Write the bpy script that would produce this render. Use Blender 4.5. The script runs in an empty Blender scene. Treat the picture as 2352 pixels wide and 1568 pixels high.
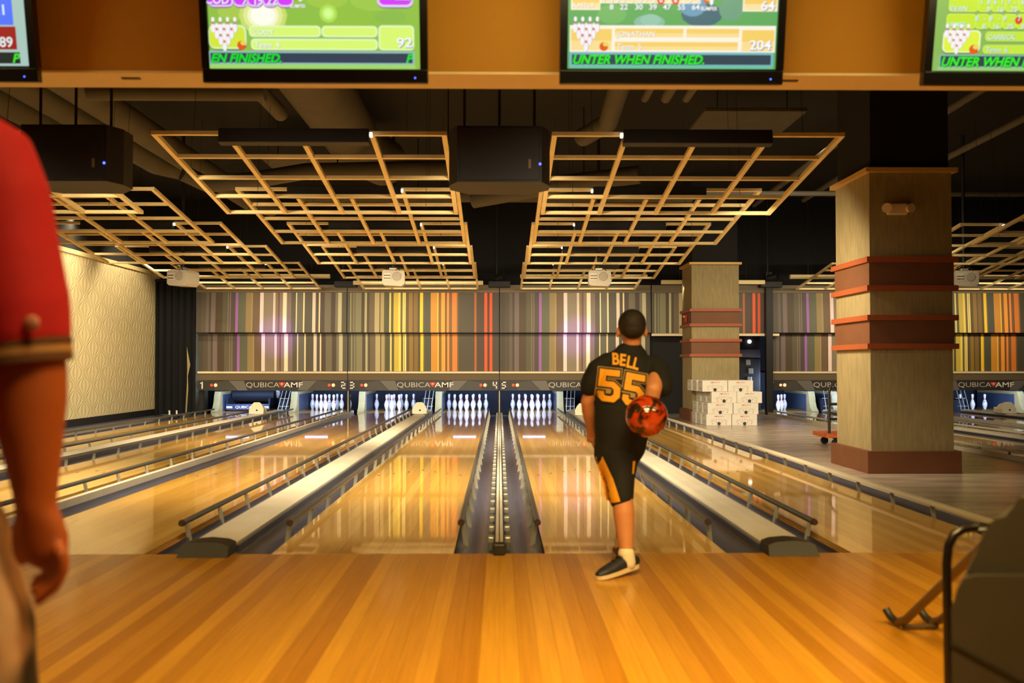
import bpy, bmesh, math, random
from mathutils import Vector, Matrix
from mathutils.bvhtree import BVHTree
R = math.radians
random.seed(7)
SC = bpy.context.scene
COL = SC.collection

# ---------------------------------------------------------------- camera, world, lights, exposure
cam_d = bpy.data.cameras.new('camera')
cam_d.sensor_width = 36.0
cam_d.lens = 35.31
cam_d.clip_start = 0.05
cam_d.clip_end = 100
cam_d.dof.use_dof = True
cam_d.dof.focus_distance = 20.0
cam_d.dof.aperture_fstop = 2.6
cam = bpy.data.objects.new('camera', cam_d)
cam.location = (0, 0, 1.093)
cam.rotation_euler = (R(91.34), 0, R(-0.72))
COL.objects.link(cam)
SC.camera = cam
SC.view_settings.view_transform = 'Standard'
SC.view_settings.look = 'None'
SC.view_settings.gamma = 1.0
SC.view_settings.use_curve_mapping = False
SC.view_settings.exposure = 0.0

world = bpy.data.worlds.new('world')
SC.world = world
world.use_nodes = True
world.node_tree.nodes['Background'].inputs[0].default_value = (1.0, 0.70, 0.40, 1)
world.node_tree.nodes['Background'].inputs[1].default_value = 0.035


def area(name, loc, target, sx, sy, power, col, spread=180):
    d = bpy.data.lights.new(name, 'AREA')
    d.shape = 'RECTANGLE'
    d.size = sx
    d.size_y = sy
    d.energy = power
    d.color = col
    d.spread = R(spread)
    o = bpy.data.objects.new(name, d)
    o.location = loc
    o.rotation_euler = (Vector(target) - Vector(loc)).to_track_quat('-Z', 'Y').to_euler()
    COL.objects.link(o)
    return o


def spot(name, loc, target, power, col, angle, blend=0.6, size=0.05):
    d = bpy.data.lights.new(name, 'SPOT')
    d.energy = power
    d.color = col
    d.spot_size = R(angle)
    d.spot_blend = blend
    d.shadow_soft_size = size
    o = bpy.data.objects.new(name, d)
    o.location = loc
    o.rotation_euler = (Vector(target) - Vector(loc)).to_track_quat('-Z', 'Y').to_euler()
    COL.objects.link(o)
    return o


AMBER = (1.0, 0.71, 0.25)
WARM = (1.0, 0.83, 0.56)
COOL = (0.42, 0.62, 1.0)
# downlights in the seating ceiling behind and above the camera
for x, p in ((-3.6, 36), (0.5, 60), (2.9, 48)):
    area('seating_downlight', (x, 2.7, 2.93), (x, 3.9, 0), 1.4, 0.6, p, AMBER, 110)
    area('bulkhead_fill', (x, 3.7, 2.96), (x, 4.9, 2.72), 1.6, 0.1, 10, (1.0, 0.80, 0.36), 150)  # added fill, so the bulkhead face gets more than bounce
area('seating_downlight', (0.4, 1.3, 2.93), (0.5, 2.9, 0), 1.2, 0.6, 58, AMBER, 95)
# lane wash fittings on the lane side of the bulkhead
for x, p in ((-5.06, 36), (-1.69, 42), (1.0, 34)):
    area('lane_wash', (x, 5.45, 2.62), (x, 9.0, 0.0), 1.2, 0.22, p, WARM, 95)
# added fill without fittings, behind the speakers and further down, turned to the pins
for x in (-3.373, 0.0):
    area('lane_fill', (x, 8.45, 2.75), (x, 10.4, 0.0), 0.6, 0.3, 205, WARM, 132)
    area('lane_fill', (x, 13.6, 2.75), (x, 15.6, 0.0), 0.6, 0.3, 185, WARM, 132)
area('lane_fill', (2.3, 10.2, 2.45), (3.4, 12.2, 0.2), 0.8, 0.2, 85, WARM, 150)  # added for the large column's left face and lane six, no fitting
area('floor_fill', (5.2, 14.5, 4.0), (4.6, 18.0, 0), 1.5, 1.5, 140, WARM, 125)  # added fill for the concrete and the far column, no trough there
area('wall_fill', (-6.62, 18.0, 3.25), (-7.65, 18.0, 1.1), 7.0, 0.12, 130, WARM, 150).rotation_euler.rotate_axis('Z', R(90))  # unseen strip added to brighten the patterned wall evenly
# wash lights that graze the masking units
for x in (-5.06, -1.69, 1.69, 4.7, 7.6, 10.9):
    area('mask_wash', (x, 20.3, 2.66), (x, 22.4, 1.7), 2.4, 0.06, 21, (1.0, 0.84, 0.6), 130)
# scallop on the left wall
spot('wall_scallop', (-6.35, 20.0, 4.2), (-7.65, 20.6, 0.8), 330, WARM, 95, 0.5, 0.08)
spot('wall_scallop', (-6.6, 15.0, 3.9), (-7.65, 16.6, 0.9), 200, WARM, 110, 0.7, 0.1)
# purple glow the projectors throw on the masks
for x in (-4.92, 1.72):
    spot('projector_beam', (x + 0.1, 16.6, 2.5), (x, 22.4, 1.72), 1200, (0.52, 0.20, 1.0), 11.0, 1.0, 0.02)


# ---------------------------------------------------------------- materials
def lin(c):
    return tuple(((v / 255.0) / 12.92 if v / 255.0 <= 0.04045 else ((v / 255.0 + 0.055) / 1.055) ** 2.4) for v in c)


def rgba(c):
    return lin(c) + (1.0,)


MATS = {}


def mat(name, col, rough=0.6, metal=0.0, coat=0.0, spec=0.5, emit=0.0, noise=0.0, nscale=8.0, stretch=(1, 1, 1), bump=0.0, coat_rough=0.05):
    if name in MATS:
        return MATS[name]
    m = bpy.data.materials.new(name)
    m.use_nodes = True
    nt = m.node_tree
    b = nt.nodes['Principled BSDF']
    b.inputs['Base Color'].default_value = rgba(col)
    b.inputs['Roughness'].default_value = rough
    b.inputs['Metallic'].default_value = metal
    b.inputs['Specular IOR Level'].default_value = spec
    b.inputs['Coat Weight'].default_value = coat
    b.inputs['Coat Roughness'].default_value = coat_rough
    if emit:
        b.inputs['Emission Color'].default_value = rgba(col)
        b.inputs['Emission Strength'].default_value = emit
    if noise or bump:
        tc = nt.nodes.new('ShaderNodeTexCoord')
        mp = nt.nodes.new('ShaderNodeMapping')
        mp.inputs['Scale'].default_value = stretch
        nz = nt.nodes.new('ShaderNodeTexNoise')
        nz.inputs['Scale'].default_value = nscale
        nz.inputs['Detail'].default_value = 4
        nt.links.new(tc.outputs['Object'], mp.inputs[0])
        nt.links.new(mp.outputs[0], nz.inputs['Vector'])
        if noise:
            rp = nt.nodes.new('ShaderNodeValToRGB')
            rp.color_ramp.elements[0].position = 0.3
            rp.color_ramp.elements[1].position = 0.7
            c0 = lin(col)
            rp.color_ramp.elements[0].color = tuple(v * (1 - noise) for v in c0) + (1,)
            rp.color_ramp.elements[1].color = tuple(min(1, v * (1 + noise)) for v in c0) + (1,)
            nt.links.new(nz.outputs['Fac'], rp.inputs[0])
            nt.links.new(rp.outputs[0], b.inputs['Base Color'])
        if bump:
            bp = nt.nodes.new('ShaderNodeBump')
            bp.inputs['Strength'].default_value = bump
            bp.inputs['Distance'].default_value = 0.01
            nt.links.new(nz.outputs['Fac'], bp.inputs['Height'])
            nt.links.new(bp.outputs[0], b.inputs['Normal'])
    MATS[name] = m
    return m


def wood(name, c0, c1, rough, coat, coat_rough, grain=0.12):
    """boards: a tone per board (object random) and a fine grain along the board"""
    m = bpy.data.materials.new(name)
    m.use_nodes = True
    nt = m.node_tree
    b = nt.nodes['Principled BSDF']
    oi = nt.nodes.new('ShaderNodeObjectInfo')
    rp = nt.nodes.new('ShaderNodeValToRGB')
    rp.color_ramp.elements[0].color = rgba(c0)
    rp.color_ramp.elements[1].color = rgba(c1)
    nt.links.new(oi.outputs['Random'], rp.inputs[0])
    ge = nt.nodes.new('ShaderNodeNewGeometry')
    mp = nt.nodes.new('ShaderNodeMapping')
    mp.inputs['Scale'].default_value = (70, 1.6, 10)
    nz = nt.nodes.new('ShaderNodeTexNoise')
    nz.inputs['Scale'].default_value = 1.0
    nz.inputs['Detail'].default_value = 5
    nt.links.new(ge.outputs['Position'], mp.inputs[0])
    nt.links.new(mp.outputs[0], nz.inputs['Vector'])
    g = nt.nodes.new('ShaderNodeMapRange')
    g.inputs[1].default_value = 0.3
    g.inputs[2].default_value = 0.7
    g.inputs[3].default_value = 1 - grain
    g.inputs[4].default_value = 1 + grain
    nt.links.new(nz.outputs['Fac'], g.inputs[0])
    mx = nt.nodes.new('ShaderNodeVectorMath')
    mx.operation = 'SCALE'
    nt.links.new(rp.outputs[0], mx.inputs[0])
    nt.links.new(g.outputs[0], mx.inputs['Scale'])
    nt.links.new(mx.outputs[0], b.inputs['Base Color'])
    b.inputs['Roughness'].default_value = rough
    b.inputs['Coat Weight'].default_value = coat
    b.inputs['Coat Roughness'].default_value = coat_rough
    MATS[name] = m
    return m


APPROACH = wood('approach_maple', (168, 110, 18), (204, 147, 40), 0.38, 0.35, 0.12)
LANE = wood('lane_maple', (196, 144, 54), (214, 168, 78), 0.30, 0.9, 0.035)
BED = mat('bed_timber', (140, 98, 48), 0.7, noise=0.25, nscale=6, stretch=(20, 1, 20))
CONCRETE = mat('sealed_concrete', (160, 144, 126), 0.26, noise=0.28, nscale=1.4, stretch=(1, 3, 1), spec=0.5)
GUTTER = mat('gutter_plastic', (62, 64, 78), 0.28, noise=0.12, nscale=5, stretch=(6, 0.6, 6))
CAP = mat('cap_beige', (196, 186, 164), 0.38, noise=0.06, nscale=3)
RUBBER = mat('black_rubber', (34, 31, 29), 0.45, noise=0.2, nscale=10)
RAIL = mat('rail_grey', (74, 74, 68), 0.32, metal=0.2)
RAILPALE = mat('rail_pale', (206, 198, 172), 0.35)
LEG = mat('leg_steel', (176, 172, 158), 0.3, metal=0.55)
PLUG = mat('plug_brown', (58, 36, 28), 0.5)
BATTEN = mat('batten_wood', (226, 204, 146), 0.55, noise=0.1, nscale=4)
BLACK = mat('black_paint', (16, 14, 13), 0.6)
SOOT = mat('ceiling_black', (13, 12, 11), 0.9)
DUCT = mat('duct_grey', (78, 73, 60), 0.7, noise=0.12, nscale=3)
PIPE = mat('pipe_grey', (92, 86, 72), 0.7)
FASCIA = mat('fascia_ochre', (184, 132, 12), 0.7, noise=0.04, nscale=2)
SOFFIT = mat('soffit_bounce_tan', (240, 222, 172), 0.6)  # paler than the fascia: floor bounce on the underside put into the colour
BEIGEBEAM = mat('trough_cream', (206, 186, 130), 0.6)
MASKGREY = mat('mask_taupe', (112, 98, 74), 0.6)
MASKRAIL = mat('mask_rail_cream', (226, 208, 168), 0.45)
SIGN = mat('sign_charcoal', (46, 44, 42), 0.5)
SIGNMID = mat('sign_grey', (68, 65, 60), 0.5)
SIGNLIGHT = mat('sign_light_grey', (104, 101, 94), 0.5)
WHITE = mat('white_print', (238, 232, 220), 0.6)
SILVER = mat('silver_print', (190, 184, 170), 0.5)
REDPRINT = mat('red_print', (214, 60, 36), 0.6)
REDLED = mat('red_lamp', (255, 46, 20), 0.4, emit=3.0)
REDHOT = mat('red_lamp_bright', (255, 130, 90), 0.4, emit=3.4)
BLUELED = mat('blue_lamp', (70, 90, 255), 0.4, emit=4.0)
WHITELED = mat('white_lamp', (255, 244, 220), 0.4, emit=3.0)
TUBE = mat('cool_tube', (190, 205, 255), 0.4, emit=3.5)
PINWHITE = mat('pin_white', (236, 236, 240), 0.22, coat=0.3)
PINRED = mat('pin_red', (214, 28, 66), 0.3)
NAVY = mat('pit_navy', (9, 16, 34), 0.7)
PITBLUE = mat('kickback_blue', (48, 62, 90), 0.5)
KICKCREAM = mat('kickback_cream', (150, 136, 92), 0.5)
MACHINE = mat('machine_grey', (150, 148, 140), 0.4, metal=0.3)
MACHWHITE = mat('machine_white', (224, 222, 214), 0.4)
HOOD = mat('hood_ivory', (230, 222, 192), 0.5)
CURTAIN = mat('curtain_black', (10, 9, 9), 0.95)
COLPAINT = mat('column_wallpaper', (146, 130, 90), 0.75, noise=0.16, nscale=9, stretch=(3, 3, 0.5))
COLBAND = mat('column_brown', (110, 68, 40), 0.65, noise=0.06, nscale=6)
COLTRIM = mat('column_rust', (156, 78, 38), 0.55)
COLCROWN = mat('column_crown', (204, 164, 86), 0.55)
COLBASE = mat('column_base', (106, 62, 34), 0.6, noise=0.08, nscale=6)
PLASTIC = mat('projector_white', (172, 164, 146), 0.45)
GRILLE = mat('projector_grille', (150, 142, 126), 0.6)
CARTON = mat('carton_white', (200, 194, 180), 0.7, noise=0.04, nscale=9)
CARTDARK = mat('carton_ink', (52, 48, 46), 0.8)
CARTGREY = mat('carton_grey_ink', (158, 150, 142), 0.8)
CARTRED = mat('carton_red_ink', (186, 44, 46), 0.8)
CARTFRAME = mat('cart_steel', (58, 54, 44), 0.45, metal=0.4)
CARTWOOD = mat('cart_orange_deck', (186, 92, 44), 0.8, noise=0.3, nscale=20)
EMLIGHT = mat('fitting_cream', (226, 200, 160), 0.5)
TVBLACK = mat('bezel_black', (12, 10, 11), 0.28)
SKIN = mat('skin_warm', (198, 132, 88), 0.55, noise=0.05, nscale=12)
SKIN2 = mat('skin_tan', (166, 80, 30), 0.55, noise=0.05, nscale=12)
HAIR = mat('hair_dark', (30, 20, 15), 0.7, noise=0.3, nscale=60, bump=0.3)
JERSEY = mat('jersey_black', (12, 11, 13), 0.85, noise=0.12, nscale=30)
GOLD = mat('jersey_gold', (236, 164, 28), 0.7)
TANLINE = mat('jersey_tan', (168, 140, 92), 0.7)
SOCK = mat('sock_white', (228, 214, 190), 0.85)
SHOE = mat('shoe_navy', (34, 36, 48), 0.5)
SHOERED = mat('shoe_maroon', (96, 30, 28), 0.5)
SOLE = mat('sole_cream', (220, 200, 160), 0.6)
REDSHIRT = mat('shirt_red', (180, 10, 24), 0.8, noise=0.08, nscale=20)
CUFF = mat('cuff_brown', (92, 54, 30), 0.8)
CUFFPALE = mat('cuff_stripe', (168, 120, 72), 0.8)
EYE = mat('eye_white', (230, 226, 220), 0.3)
LIP = mat('lip', (160, 84, 70), 0.5)
RETURN = mat('return_housing', (60, 54, 43), 0.5, noise=0.1, nscale=6)
CHROME = mat('tube_black', (24, 19, 17), 0.22, metal=0.3)
RAMP = mat('ramp_steel', (84, 66, 40), 0.4, metal=0.4)


def ball_mat():
    m = bpy.data.materials.new('ball_swirl')
    m.use_nodes = True
    nt = m.node_tree
    b = nt.nodes['Principled BSDF']
    tc = nt.nodes.new('ShaderNodeTexCoord')
    nz = nt.nodes.new('ShaderNodeTexNoise')
    nz.inputs['Scale'].default_value = 9
    nz.inputs['Detail'].default_value = 3
    nz.inputs['Distortion'].default_value = 2.2
    rp = nt.nodes.new('ShaderNodeValToRGB')
    e = rp.color_ramp.elements
    e[0].position = 0.44
    e[0].color = rgba((40, 26, 18))
    e[1].position = 0.53
    e[1].color = rgba((170, 50, 15))
    x = e.new(0.66)
    x.color = rgba((184, 70, 22))
    x = e.new(0.78)
    x.color = rgba((70, 34, 20))
    nt.links.new(tc.outputs['Object'], nz.inputs['Vector'])
    nt.links.new(nz.outputs['Fac'], rp.inputs[0])
    nt.links.new(rp.outputs[0], b.inputs['Base Color'])
    b.inputs['Roughness'].default_value = 0.12
    b.inputs['Coat Weight'].default_value = 0.6
    return m


BALL = ball_mat()


def camo_mat():
    m = bpy.data.materials.new('shorts_camo')
    m.use_nodes = True
    nt = m.node_tree
    b = nt.nodes['Principled BSDF']
    tc = nt.nodes.new('ShaderNodeTexCoord')
    nz = nt.nodes.new('ShaderNodeTexNoise')
    nz.inputs['Scale'].default_value = 6
    nz.inputs['Detail'].default_value = 1
    rp = nt.nodes.new('ShaderNodeValToRGB')
    rp.color_ramp.interpolation = 'EASE'
    e = rp.color_ramp.elements
    e[0].position = 0.36
    e[0].color = rgba((36, 26, 20))
    e[1].position = 0.5
    e[1].color = rgba((196, 158, 128))
    nt.links.new(tc.outputs['Object'], nz.inputs['Vector'])
    nt.links.new(nz.outputs['Fac'], rp.inputs[0])
    nt.links.new(rp.outputs[0], b.inputs['Base Color'])
    b.inputs['Roughness'].default_value = 0.85
    return m


CAMO = camo_mat()


def wallpaper():
    """embossed ogee wallpaper: rows of leaf shaped medallions, drawn in relief"""
    m = bpy.data.materials.new('ogee_wallpaper')
    m.use_nodes = True
    nt = m.node_tree
    L = nt.links.new
    b = nt.nodes['Principled BSDF']
    b.inputs['Roughness'].default_value = 0.6
    ge = nt.nodes.new('ShaderNodeNewGeometry')
    sp = nt.nodes.new('ShaderNodeSeparateXYZ')
    L(ge.outputs['Position'], sp.inputs[0])

    def M(op, a, c=None):
        n = nt.nodes.new('ShaderNodeMath')
        n.operation = op
        for i, v in enumerate((a, c)):
            if v is None:
                continue
            if isinstance(v, (int, float)):
                n.inputs[i].default_value = v
            else:
                L(v, n.inputs[i])
        return n.outputs[0]
    # distance to the nearest even column (0..1), leaf outline swelling with height
    x = M('PINGPONG', M('DIVIDE', sp.outputs[1], 0.38), 1.0)
    cz = M('COSINE', M('MULTIPLY', sp.outputs[2], 2 * math.pi / 0.47))
    edge = M('ADD', M('MULTIPLY', cz, 0.40), 0.5)
    te = M('DIVIDE', x, edge)
    to = M('DIVIDE', M('SUBTRACT', 1.0, x), M('SUBTRACT', 1.0, edge))
    t = M('MINIMUM', te, to)
    h = M('COSINE', M('MULTIPLY', t, 2 * math.pi * 2.0))
    h = M('MULTIPLY', M('ADD', h, 1.0), 0.5)
    bp = nt.nodes.new('ShaderNodeBump')
    bp.inputs['Strength'].default_value = 0.65
    bp.inputs['Distance'].default_value = 0.012
    L(h, bp.inputs['Height'])
    L(bp.outputs[0], b.inputs['Normal'])
    rp = nt.nodes.new('ShaderNodeValToRGB')
    rp.color_ramp.elements[0].color = rgba((186, 170, 124))
    rp.color_ramp.elements[1].color = rgba((208, 192, 148))
    L(h, rp.inputs[0])
    L(rp.outputs[0], b.inputs['Base Color'])
    return m


WALLPAPER = wallpaper()


def attr_mat(name, rough):
    m = bpy.data.materials.new(name)
    m.use_nodes = True
    nt = m.node_tree
    a = nt.nodes.new('ShaderNodeVertexColor')
    a.layer_name = 'print'
    nt.links.new(a.outputs[0], nt.nodes['Principled BSDF'].inputs['Base Color'])
    nt.nodes['Principled BSDF'].inputs['Roughness'].default_value = rough
    return m


STRIPES = attr_mat('striped_print', 0.55)
SCR = {}


def screen_mat(col, k=1.0):
    key = (col, k)
    if key not in SCR:
        m = bpy.data.materials.new('screen_light')
        m.use_nodes = True
        b = m.node_tree.nodes['Principled BSDF']
        b.inputs['Base Color'].default_value = (0.01, 0.01, 0.01, 1)
        b.inputs['Roughness'].default_value = 0.3
        b.inputs['Emission Color'].default_value = rgba(col)
        b.inputs['Emission Strength'].default_value = k
        SCR[key] = m
    return SCR[key]


# ---------------------------------------------------------------- mesh builder
class MB:
    def __init__(self):
        self.v, self.f, self.mi, self.mats = [], [], [], []

    def m(self, material):
        if material not in self.mats:
            self.mats.append(material)
        return self.mats.index(material)

    def add(self, verts, faces, material):
        k = self.m(material)
        n = len(self.v)
        self.v += [tuple(p) for p in verts]
        for f in faces:
            self.f.append(tuple(i + n for i in f))
            self.mi.append(k)
        return self

    def box(self, x0, x1, y0, y1, z0, z1, material, ch=0.0):
        if ch <= 0:
            v = [(x, y, z) for z in (z0, z1) for y in (y0, y1) for x in (x0, x1)]
            f = [(0, 2, 3, 1), (4, 5, 7, 6), (0, 1, 5, 4), (2, 6, 7, 3), (0, 4, 6, 2), (1, 3, 7, 5)]
            return self.add(v, f, material)
        bm = bmesh.new()
        bmesh.ops.create_cube(bm, size=1)
        for p in bm.verts:
            p.co = Vector(((x0 + x1) / 2 + p.co.x * (x1 - x0), (y0 + y1) / 2 + p.co.y * (y1 - y0), (z0 + z1) / 2 + p.co.z * (z1 - z0)))
        bmesh.ops.bevel(bm, geom=bm.edges[:], offset=ch, segments=2, affect='EDGES', profile=0.5)
        return self.bm(bm, material)

    def bm(self, bm, material):
        bm.verts.index_update()
        self.add([p.co[:] for p in bm.verts], [[q.index for q in f.verts] for f in bm.faces], material)
        bm.free()
        return self

    def prism(self, pts, axis, a, b, material):
        """closed polygon (2d pts) extruded along an axis: 'x' pts=(y,z), 'y' pts=(x,z), 'z' pts=(x,y)"""
        def P(p, t):
            return {'x': (t, p[0], p[1]), 'y': (p[0], t, p[1]), 'z': (p[0], p[1], t)}[axis]
        n = len(pts)
        v = [P(p, a) for p in pts] + [P(p, b) for p in pts]
        f = [tuple(range(n - 1, -1, -1)), tuple(range(n, 2 * n))]
        f += [(i, (i + 1) % n, n + (i + 1) % n, n + i) for i in range(n)]
        return self.add(v, f, material)

    def tube(self, pts, r, material, n=8, caps=True):
        """round bar along a polyline; r a number or one per point"""
        pts = [Vector(p) for p in pts]
        rs = r if isinstance(r, (list, tuple)) else [r] * len(pts)
        v, f = [], []
        ref = Vector((0, 0, 1))
        d0 = (pts[1] - pts[0]).normalized()
        if abs(d0.dot(ref)) > 0.9:
            ref = Vector((1, 0, 0))
        for i, p in enumerate(pts):
            d = (pts[min(i + 1, len(pts) - 1)] - pts[max(i - 1, 0)]).normalized()
            s = d.cross(ref).normalized()
            u = s.cross(d).normalized()
            for k in range(n):
                a = 2 * math.pi * k / n
                v.append(p + (s * math.cos(a) + u * math.sin(a)) * rs[i])
        for i in range(len(pts) - 1):
            for k in range(n):
                f.append((i * n + k, i * n + (k + 1) % n, (i + 1) * n + (k + 1) % n, (i + 1) * n + k))
        if caps:
            f.append(tuple(range(n - 1, -1, -1)))
            f.append(tuple(range((len(pts) - 1) * n, len(pts) * n)))
        return self.add(v, f, material)

    def lathe(self, prof, cx, cy, cz, material, n=20):
        v, f = [], []
        for (r, z) in prof:
            for k in range(n):
                a = 2 * math.pi * k / n
                v.append((cx + r * math.cos(a), cy + r * math.sin(a), cz + z))
        for i in range(len(prof) - 1):
            for k in range(n):
                f.append((i * n + k, i * n + (k + 1) % n, (i + 1) * n + (k + 1) % n, (i + 1) * n + k))
        f.append(tuple(range(n - 1, -1, -1)))
        f.append(tuple(range((len(prof) - 1) * n, len(prof) * n)))
        return self.add(v, f, material)

    def limb(self, stations, material, n=18, ref=(0, 1, 0)):
        """oval loft: stations (x, y, z, half width, half depth); ends domed"""
        st = [(Vector(s[:3]), s[3], s[4]) for s in stations]
        d0 = (st[1][0] - st[0][0]).normalized()
        d1 = (st[-1][0] - st[-2][0]).normalized()
        a, b = st[0], st[-1]
        ka, kb = min(a[1], a[2]), min(b[1], b[2])
        full = [(a[0] - d0 * ka * 0.75, a[1] * .55, a[2] * .55), (a[0] - d0 * ka * 0.4, a[1] * .85, a[2] * .85)] + st + \
               [(b[0] + d1 * kb * 0.4, b[1] * .85, b[2] * .85), (b[0] + d1 * kb * 0.75, b[1] * .55, b[2] * .55)]
        ref = Vector(ref)
        v, f = [], []
        N = len(full)
        for i, (p, rx, ry) in enumerate(full):
            d = (full[min(i + 1, N - 1)][0] - full[max(i - 1, 0)][0]).normalized()
            s = ref.cross(d)
            if s.length < 1e-3:
                s = Vector((1, 0, 0))
            s.normalize()
            u = d.cross(s).normalized()
            for k in range(n):
                t = 2 * math.pi * k / n
                v.append(p + s * math.cos(t) * rx + u * math.sin(t) * ry)
        for i in range(N - 1):
            for k in range(n):
                f.append((i * n + k, i * n + (k + 1) % n, (i + 1) * n + (k + 1) % n, (i + 1) * n + k))
        f.append(tuple(range(n - 1, -1, -1)))
        f.append(tuple(range((N - 1) * n, N * n)))
        return self.add(v, f, material)

    def ball(self, c, rx, ry, rz, material, n=20, h=12):
        prof = [(max(0.02, math.sin(math.pi * i / h)), -math.cos(math.pi * i / h)) for i in range(h + 1)]
        v, f = [], []
        for (r, z) in prof:
            for k in range(n):
                a = 2 * math.pi * k / n
                v.append((c[0] + rx * r * math.cos(a), c[1] + ry * r * math.sin(a), c[2] + rz * z))
        for i in range(h):
            for k in range(n):
                f.append((i * n + k, i * n + (k + 1) % n, (i + 1) * n + (k + 1) % n, (i + 1) * n + k))
        f.append(tuple(range(n - 1, -1, -1)))
        f.append(tuple(range(h * n, (h + 1) * n)))
        return self.add(v, f, material)

    def flat(self, v2, faces, o, ux, uy, material):
        o, ux, uy = Vector(o), Vector(ux), Vector(uy)
        return self.add([o + ux * p[0] + uy * p[1] for p in v2], faces, material)

    def build(self, name, parent=None, smooth=False):
        me = bpy.data.meshes.new(name)
        off = Vector((0, 0, 0))
        if parent is not None:
            q = parent
            while q is not None:
                off += q.location
                q = q.parent
        me.from_pydata([tuple(Vector(p) - off) for p in self.v], [], self.f)
        for m_ in self.mats:
            me.materials.append(m_)
        me.polygons.foreach_set('material_index', self.mi)
        if smooth:
            me.polygons.foreach_set('use_smooth', [True] * len(me.polygons))
            try:
                me.set_sharp_from_angle(angle=R(38))
            except Exception:
                pass
        me.update()
        o = bpy.data.objects.new(name, me)
        COL.objects.link(o)
        if parent is not None:
            o.parent = parent
        return o


def tag(o, label, cat, group=None):
    o['label'] = label
    o['category'] = cat
    if group:
        o['group'] = group
    return o


def thing(name, label, cat, loc=(0, 0, 0), group=None):
    o = bpy.data.objects.new(name, None)
    o.empty_display_size = 0.1
    COL.objects.link(o)
    o.location = loc
    return tag(o, label, cat, group)


def structure(o):
    o['kind'] = 'structure'
    return o


def copy_tree(o, parent=None):
    c = o.copy()
    COL.objects.link(c)
    if parent is not None:
        c.parent = parent
    for ch in list(o.children):
        copy_tree(ch, c)
    return c


def dup(root, loc, label, group=None, rz=None):
    c = copy_tree(root)
    c.location = loc
    if rz is not None:
        c.rotation_euler[2] = rz
    c['label'] = label
    if group:
        c['group'] = group
    return c


def again(part, parent, loc=(0, 0, 0)):
    """another copy of a part that shares its mesh"""
    c = part.copy()
    COL.objects.link(c)
    c.parent = parent
    c.location = loc
    return c


_T = {}


def text2d(s, size=1.0, wide=1.0, shear=0.0, align='LEFT', bold=0.0):
    """flat outline of a string: 2d points and faces"""
    key = (s, shear, align, bold)
    if key not in _T:
        cu = bpy.data.curves.new('t', 'FONT')
        cu.body = s
        cu.size = 1.0
        cu.shear = shear
        cu.align_x = align
        cu.offset = bold
        cu.resolution_u = 3
        ob = bpy.data.objects.new('t', cu)
        COL.objects.link(ob)
        dg = bpy.context.evaluated_depsgraph_get()
        me = bpy.data.meshes.new_from_object(ob.evaluated_get(dg))
        _T[key] = ([(v.co.x, v.co.y) for v in me.vertices], [tuple(p.vertices) for p in me.polygons])
        bpy.data.objects.remove(ob)
        bpy.data.curves.remove(cu)
        bpy.data.meshes.remove(me)
    v, f = _T[key]
    return [(p[0] * size * wide, p[1] * size) for p in v], f


def disc2d(cx, cy, rx, ry=None, n=14):
    ry = rx if ry is None else ry
    return [(cx + rx * math.cos(2 * math.pi * k / n), cy + ry * math.sin(2 * math.pi * k / n)) for k in range(n)], [tuple(range(n))]


def remeshed(mb, name, voxel, smooth, parent, material=None):
    """fuse overlapping closed lofts into one continuous skin"""
    o = mb.build('tmp')
    md = o.modifiers.new('r', 'REMESH')
    md.mode = 'VOXEL'
    md.voxel_size = voxel
    sm = o.modifiers.new('s', 'SMOOTH')
    sm.factor = 0.5
    sm.iterations = smooth
    dg = bpy.context.evaluated_depsgraph_get()
    me = bpy.data.meshes.new_from_object(o.evaluated_get(dg))
    bpy.data.objects.remove(o)
    off = Vector((0, 0, 0))
    q = parent
    while q is not None:
        off += q.location
        q = q.parent
    me.transform(Matrix.Translation(-off))
    me.name = name
    me.materials.clear()
    me.materials.append(material or mb.mats[0])
    me.polygons.foreach_set('material_index', [0] * len(me.polygons))
    me.polygons.foreach_set('use_smooth', [True] * len(me.polygons))
    me.update()
    r = bpy.data.objects.new(name, me)
    COL.objects.link(r)
    r.parent = parent
    return r


WORD = {1: 'one', 2: 'two', 3: 'three', 4: 'four', 5: 'five', 6: 'six', 7: 'seven', 8: 'eight', 9: 'nine', 10: 'ten'}
LANES = {1: -5.954, 2: -4.165, 3: -2.581, 4: -0.792, 5: 0.792, 6: 2.581, 7: 6.72, 8: 8.51, 9: 9.99, 10: 11.68}
HALF = 0.527
FOUL = 5.86
GUT = 0.235
END = 23.2

# ================================================================ structure
m = MB()
m.box(-7.8, 16.0, -6.0, 27.0, -0.30, -0.17, CONCRETE)
m.box(3.43, 5.9, FOUL, 26.5, -0.17, 0.0, CONCRETE)
m.box(-7.8, 16.0, -6.0, FOUL - 0.004, -0.17, -0.022, CONCRETE)
floor = structure(m.build('floor'))
pw = 0.074
m = MB().box(0.0004, pw - 0.0004, -2.4, FOUL - 0.006, -0.0215, 0.0, APPROACH, ch=0.0)
pl = m.build('plank', floor)
for i in range(-60, 64):
    if i == -60:
        pl.location = (i * pw, 0, 0)
    else:
        again(pl, floor, (i * pw, 0, 0))

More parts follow.
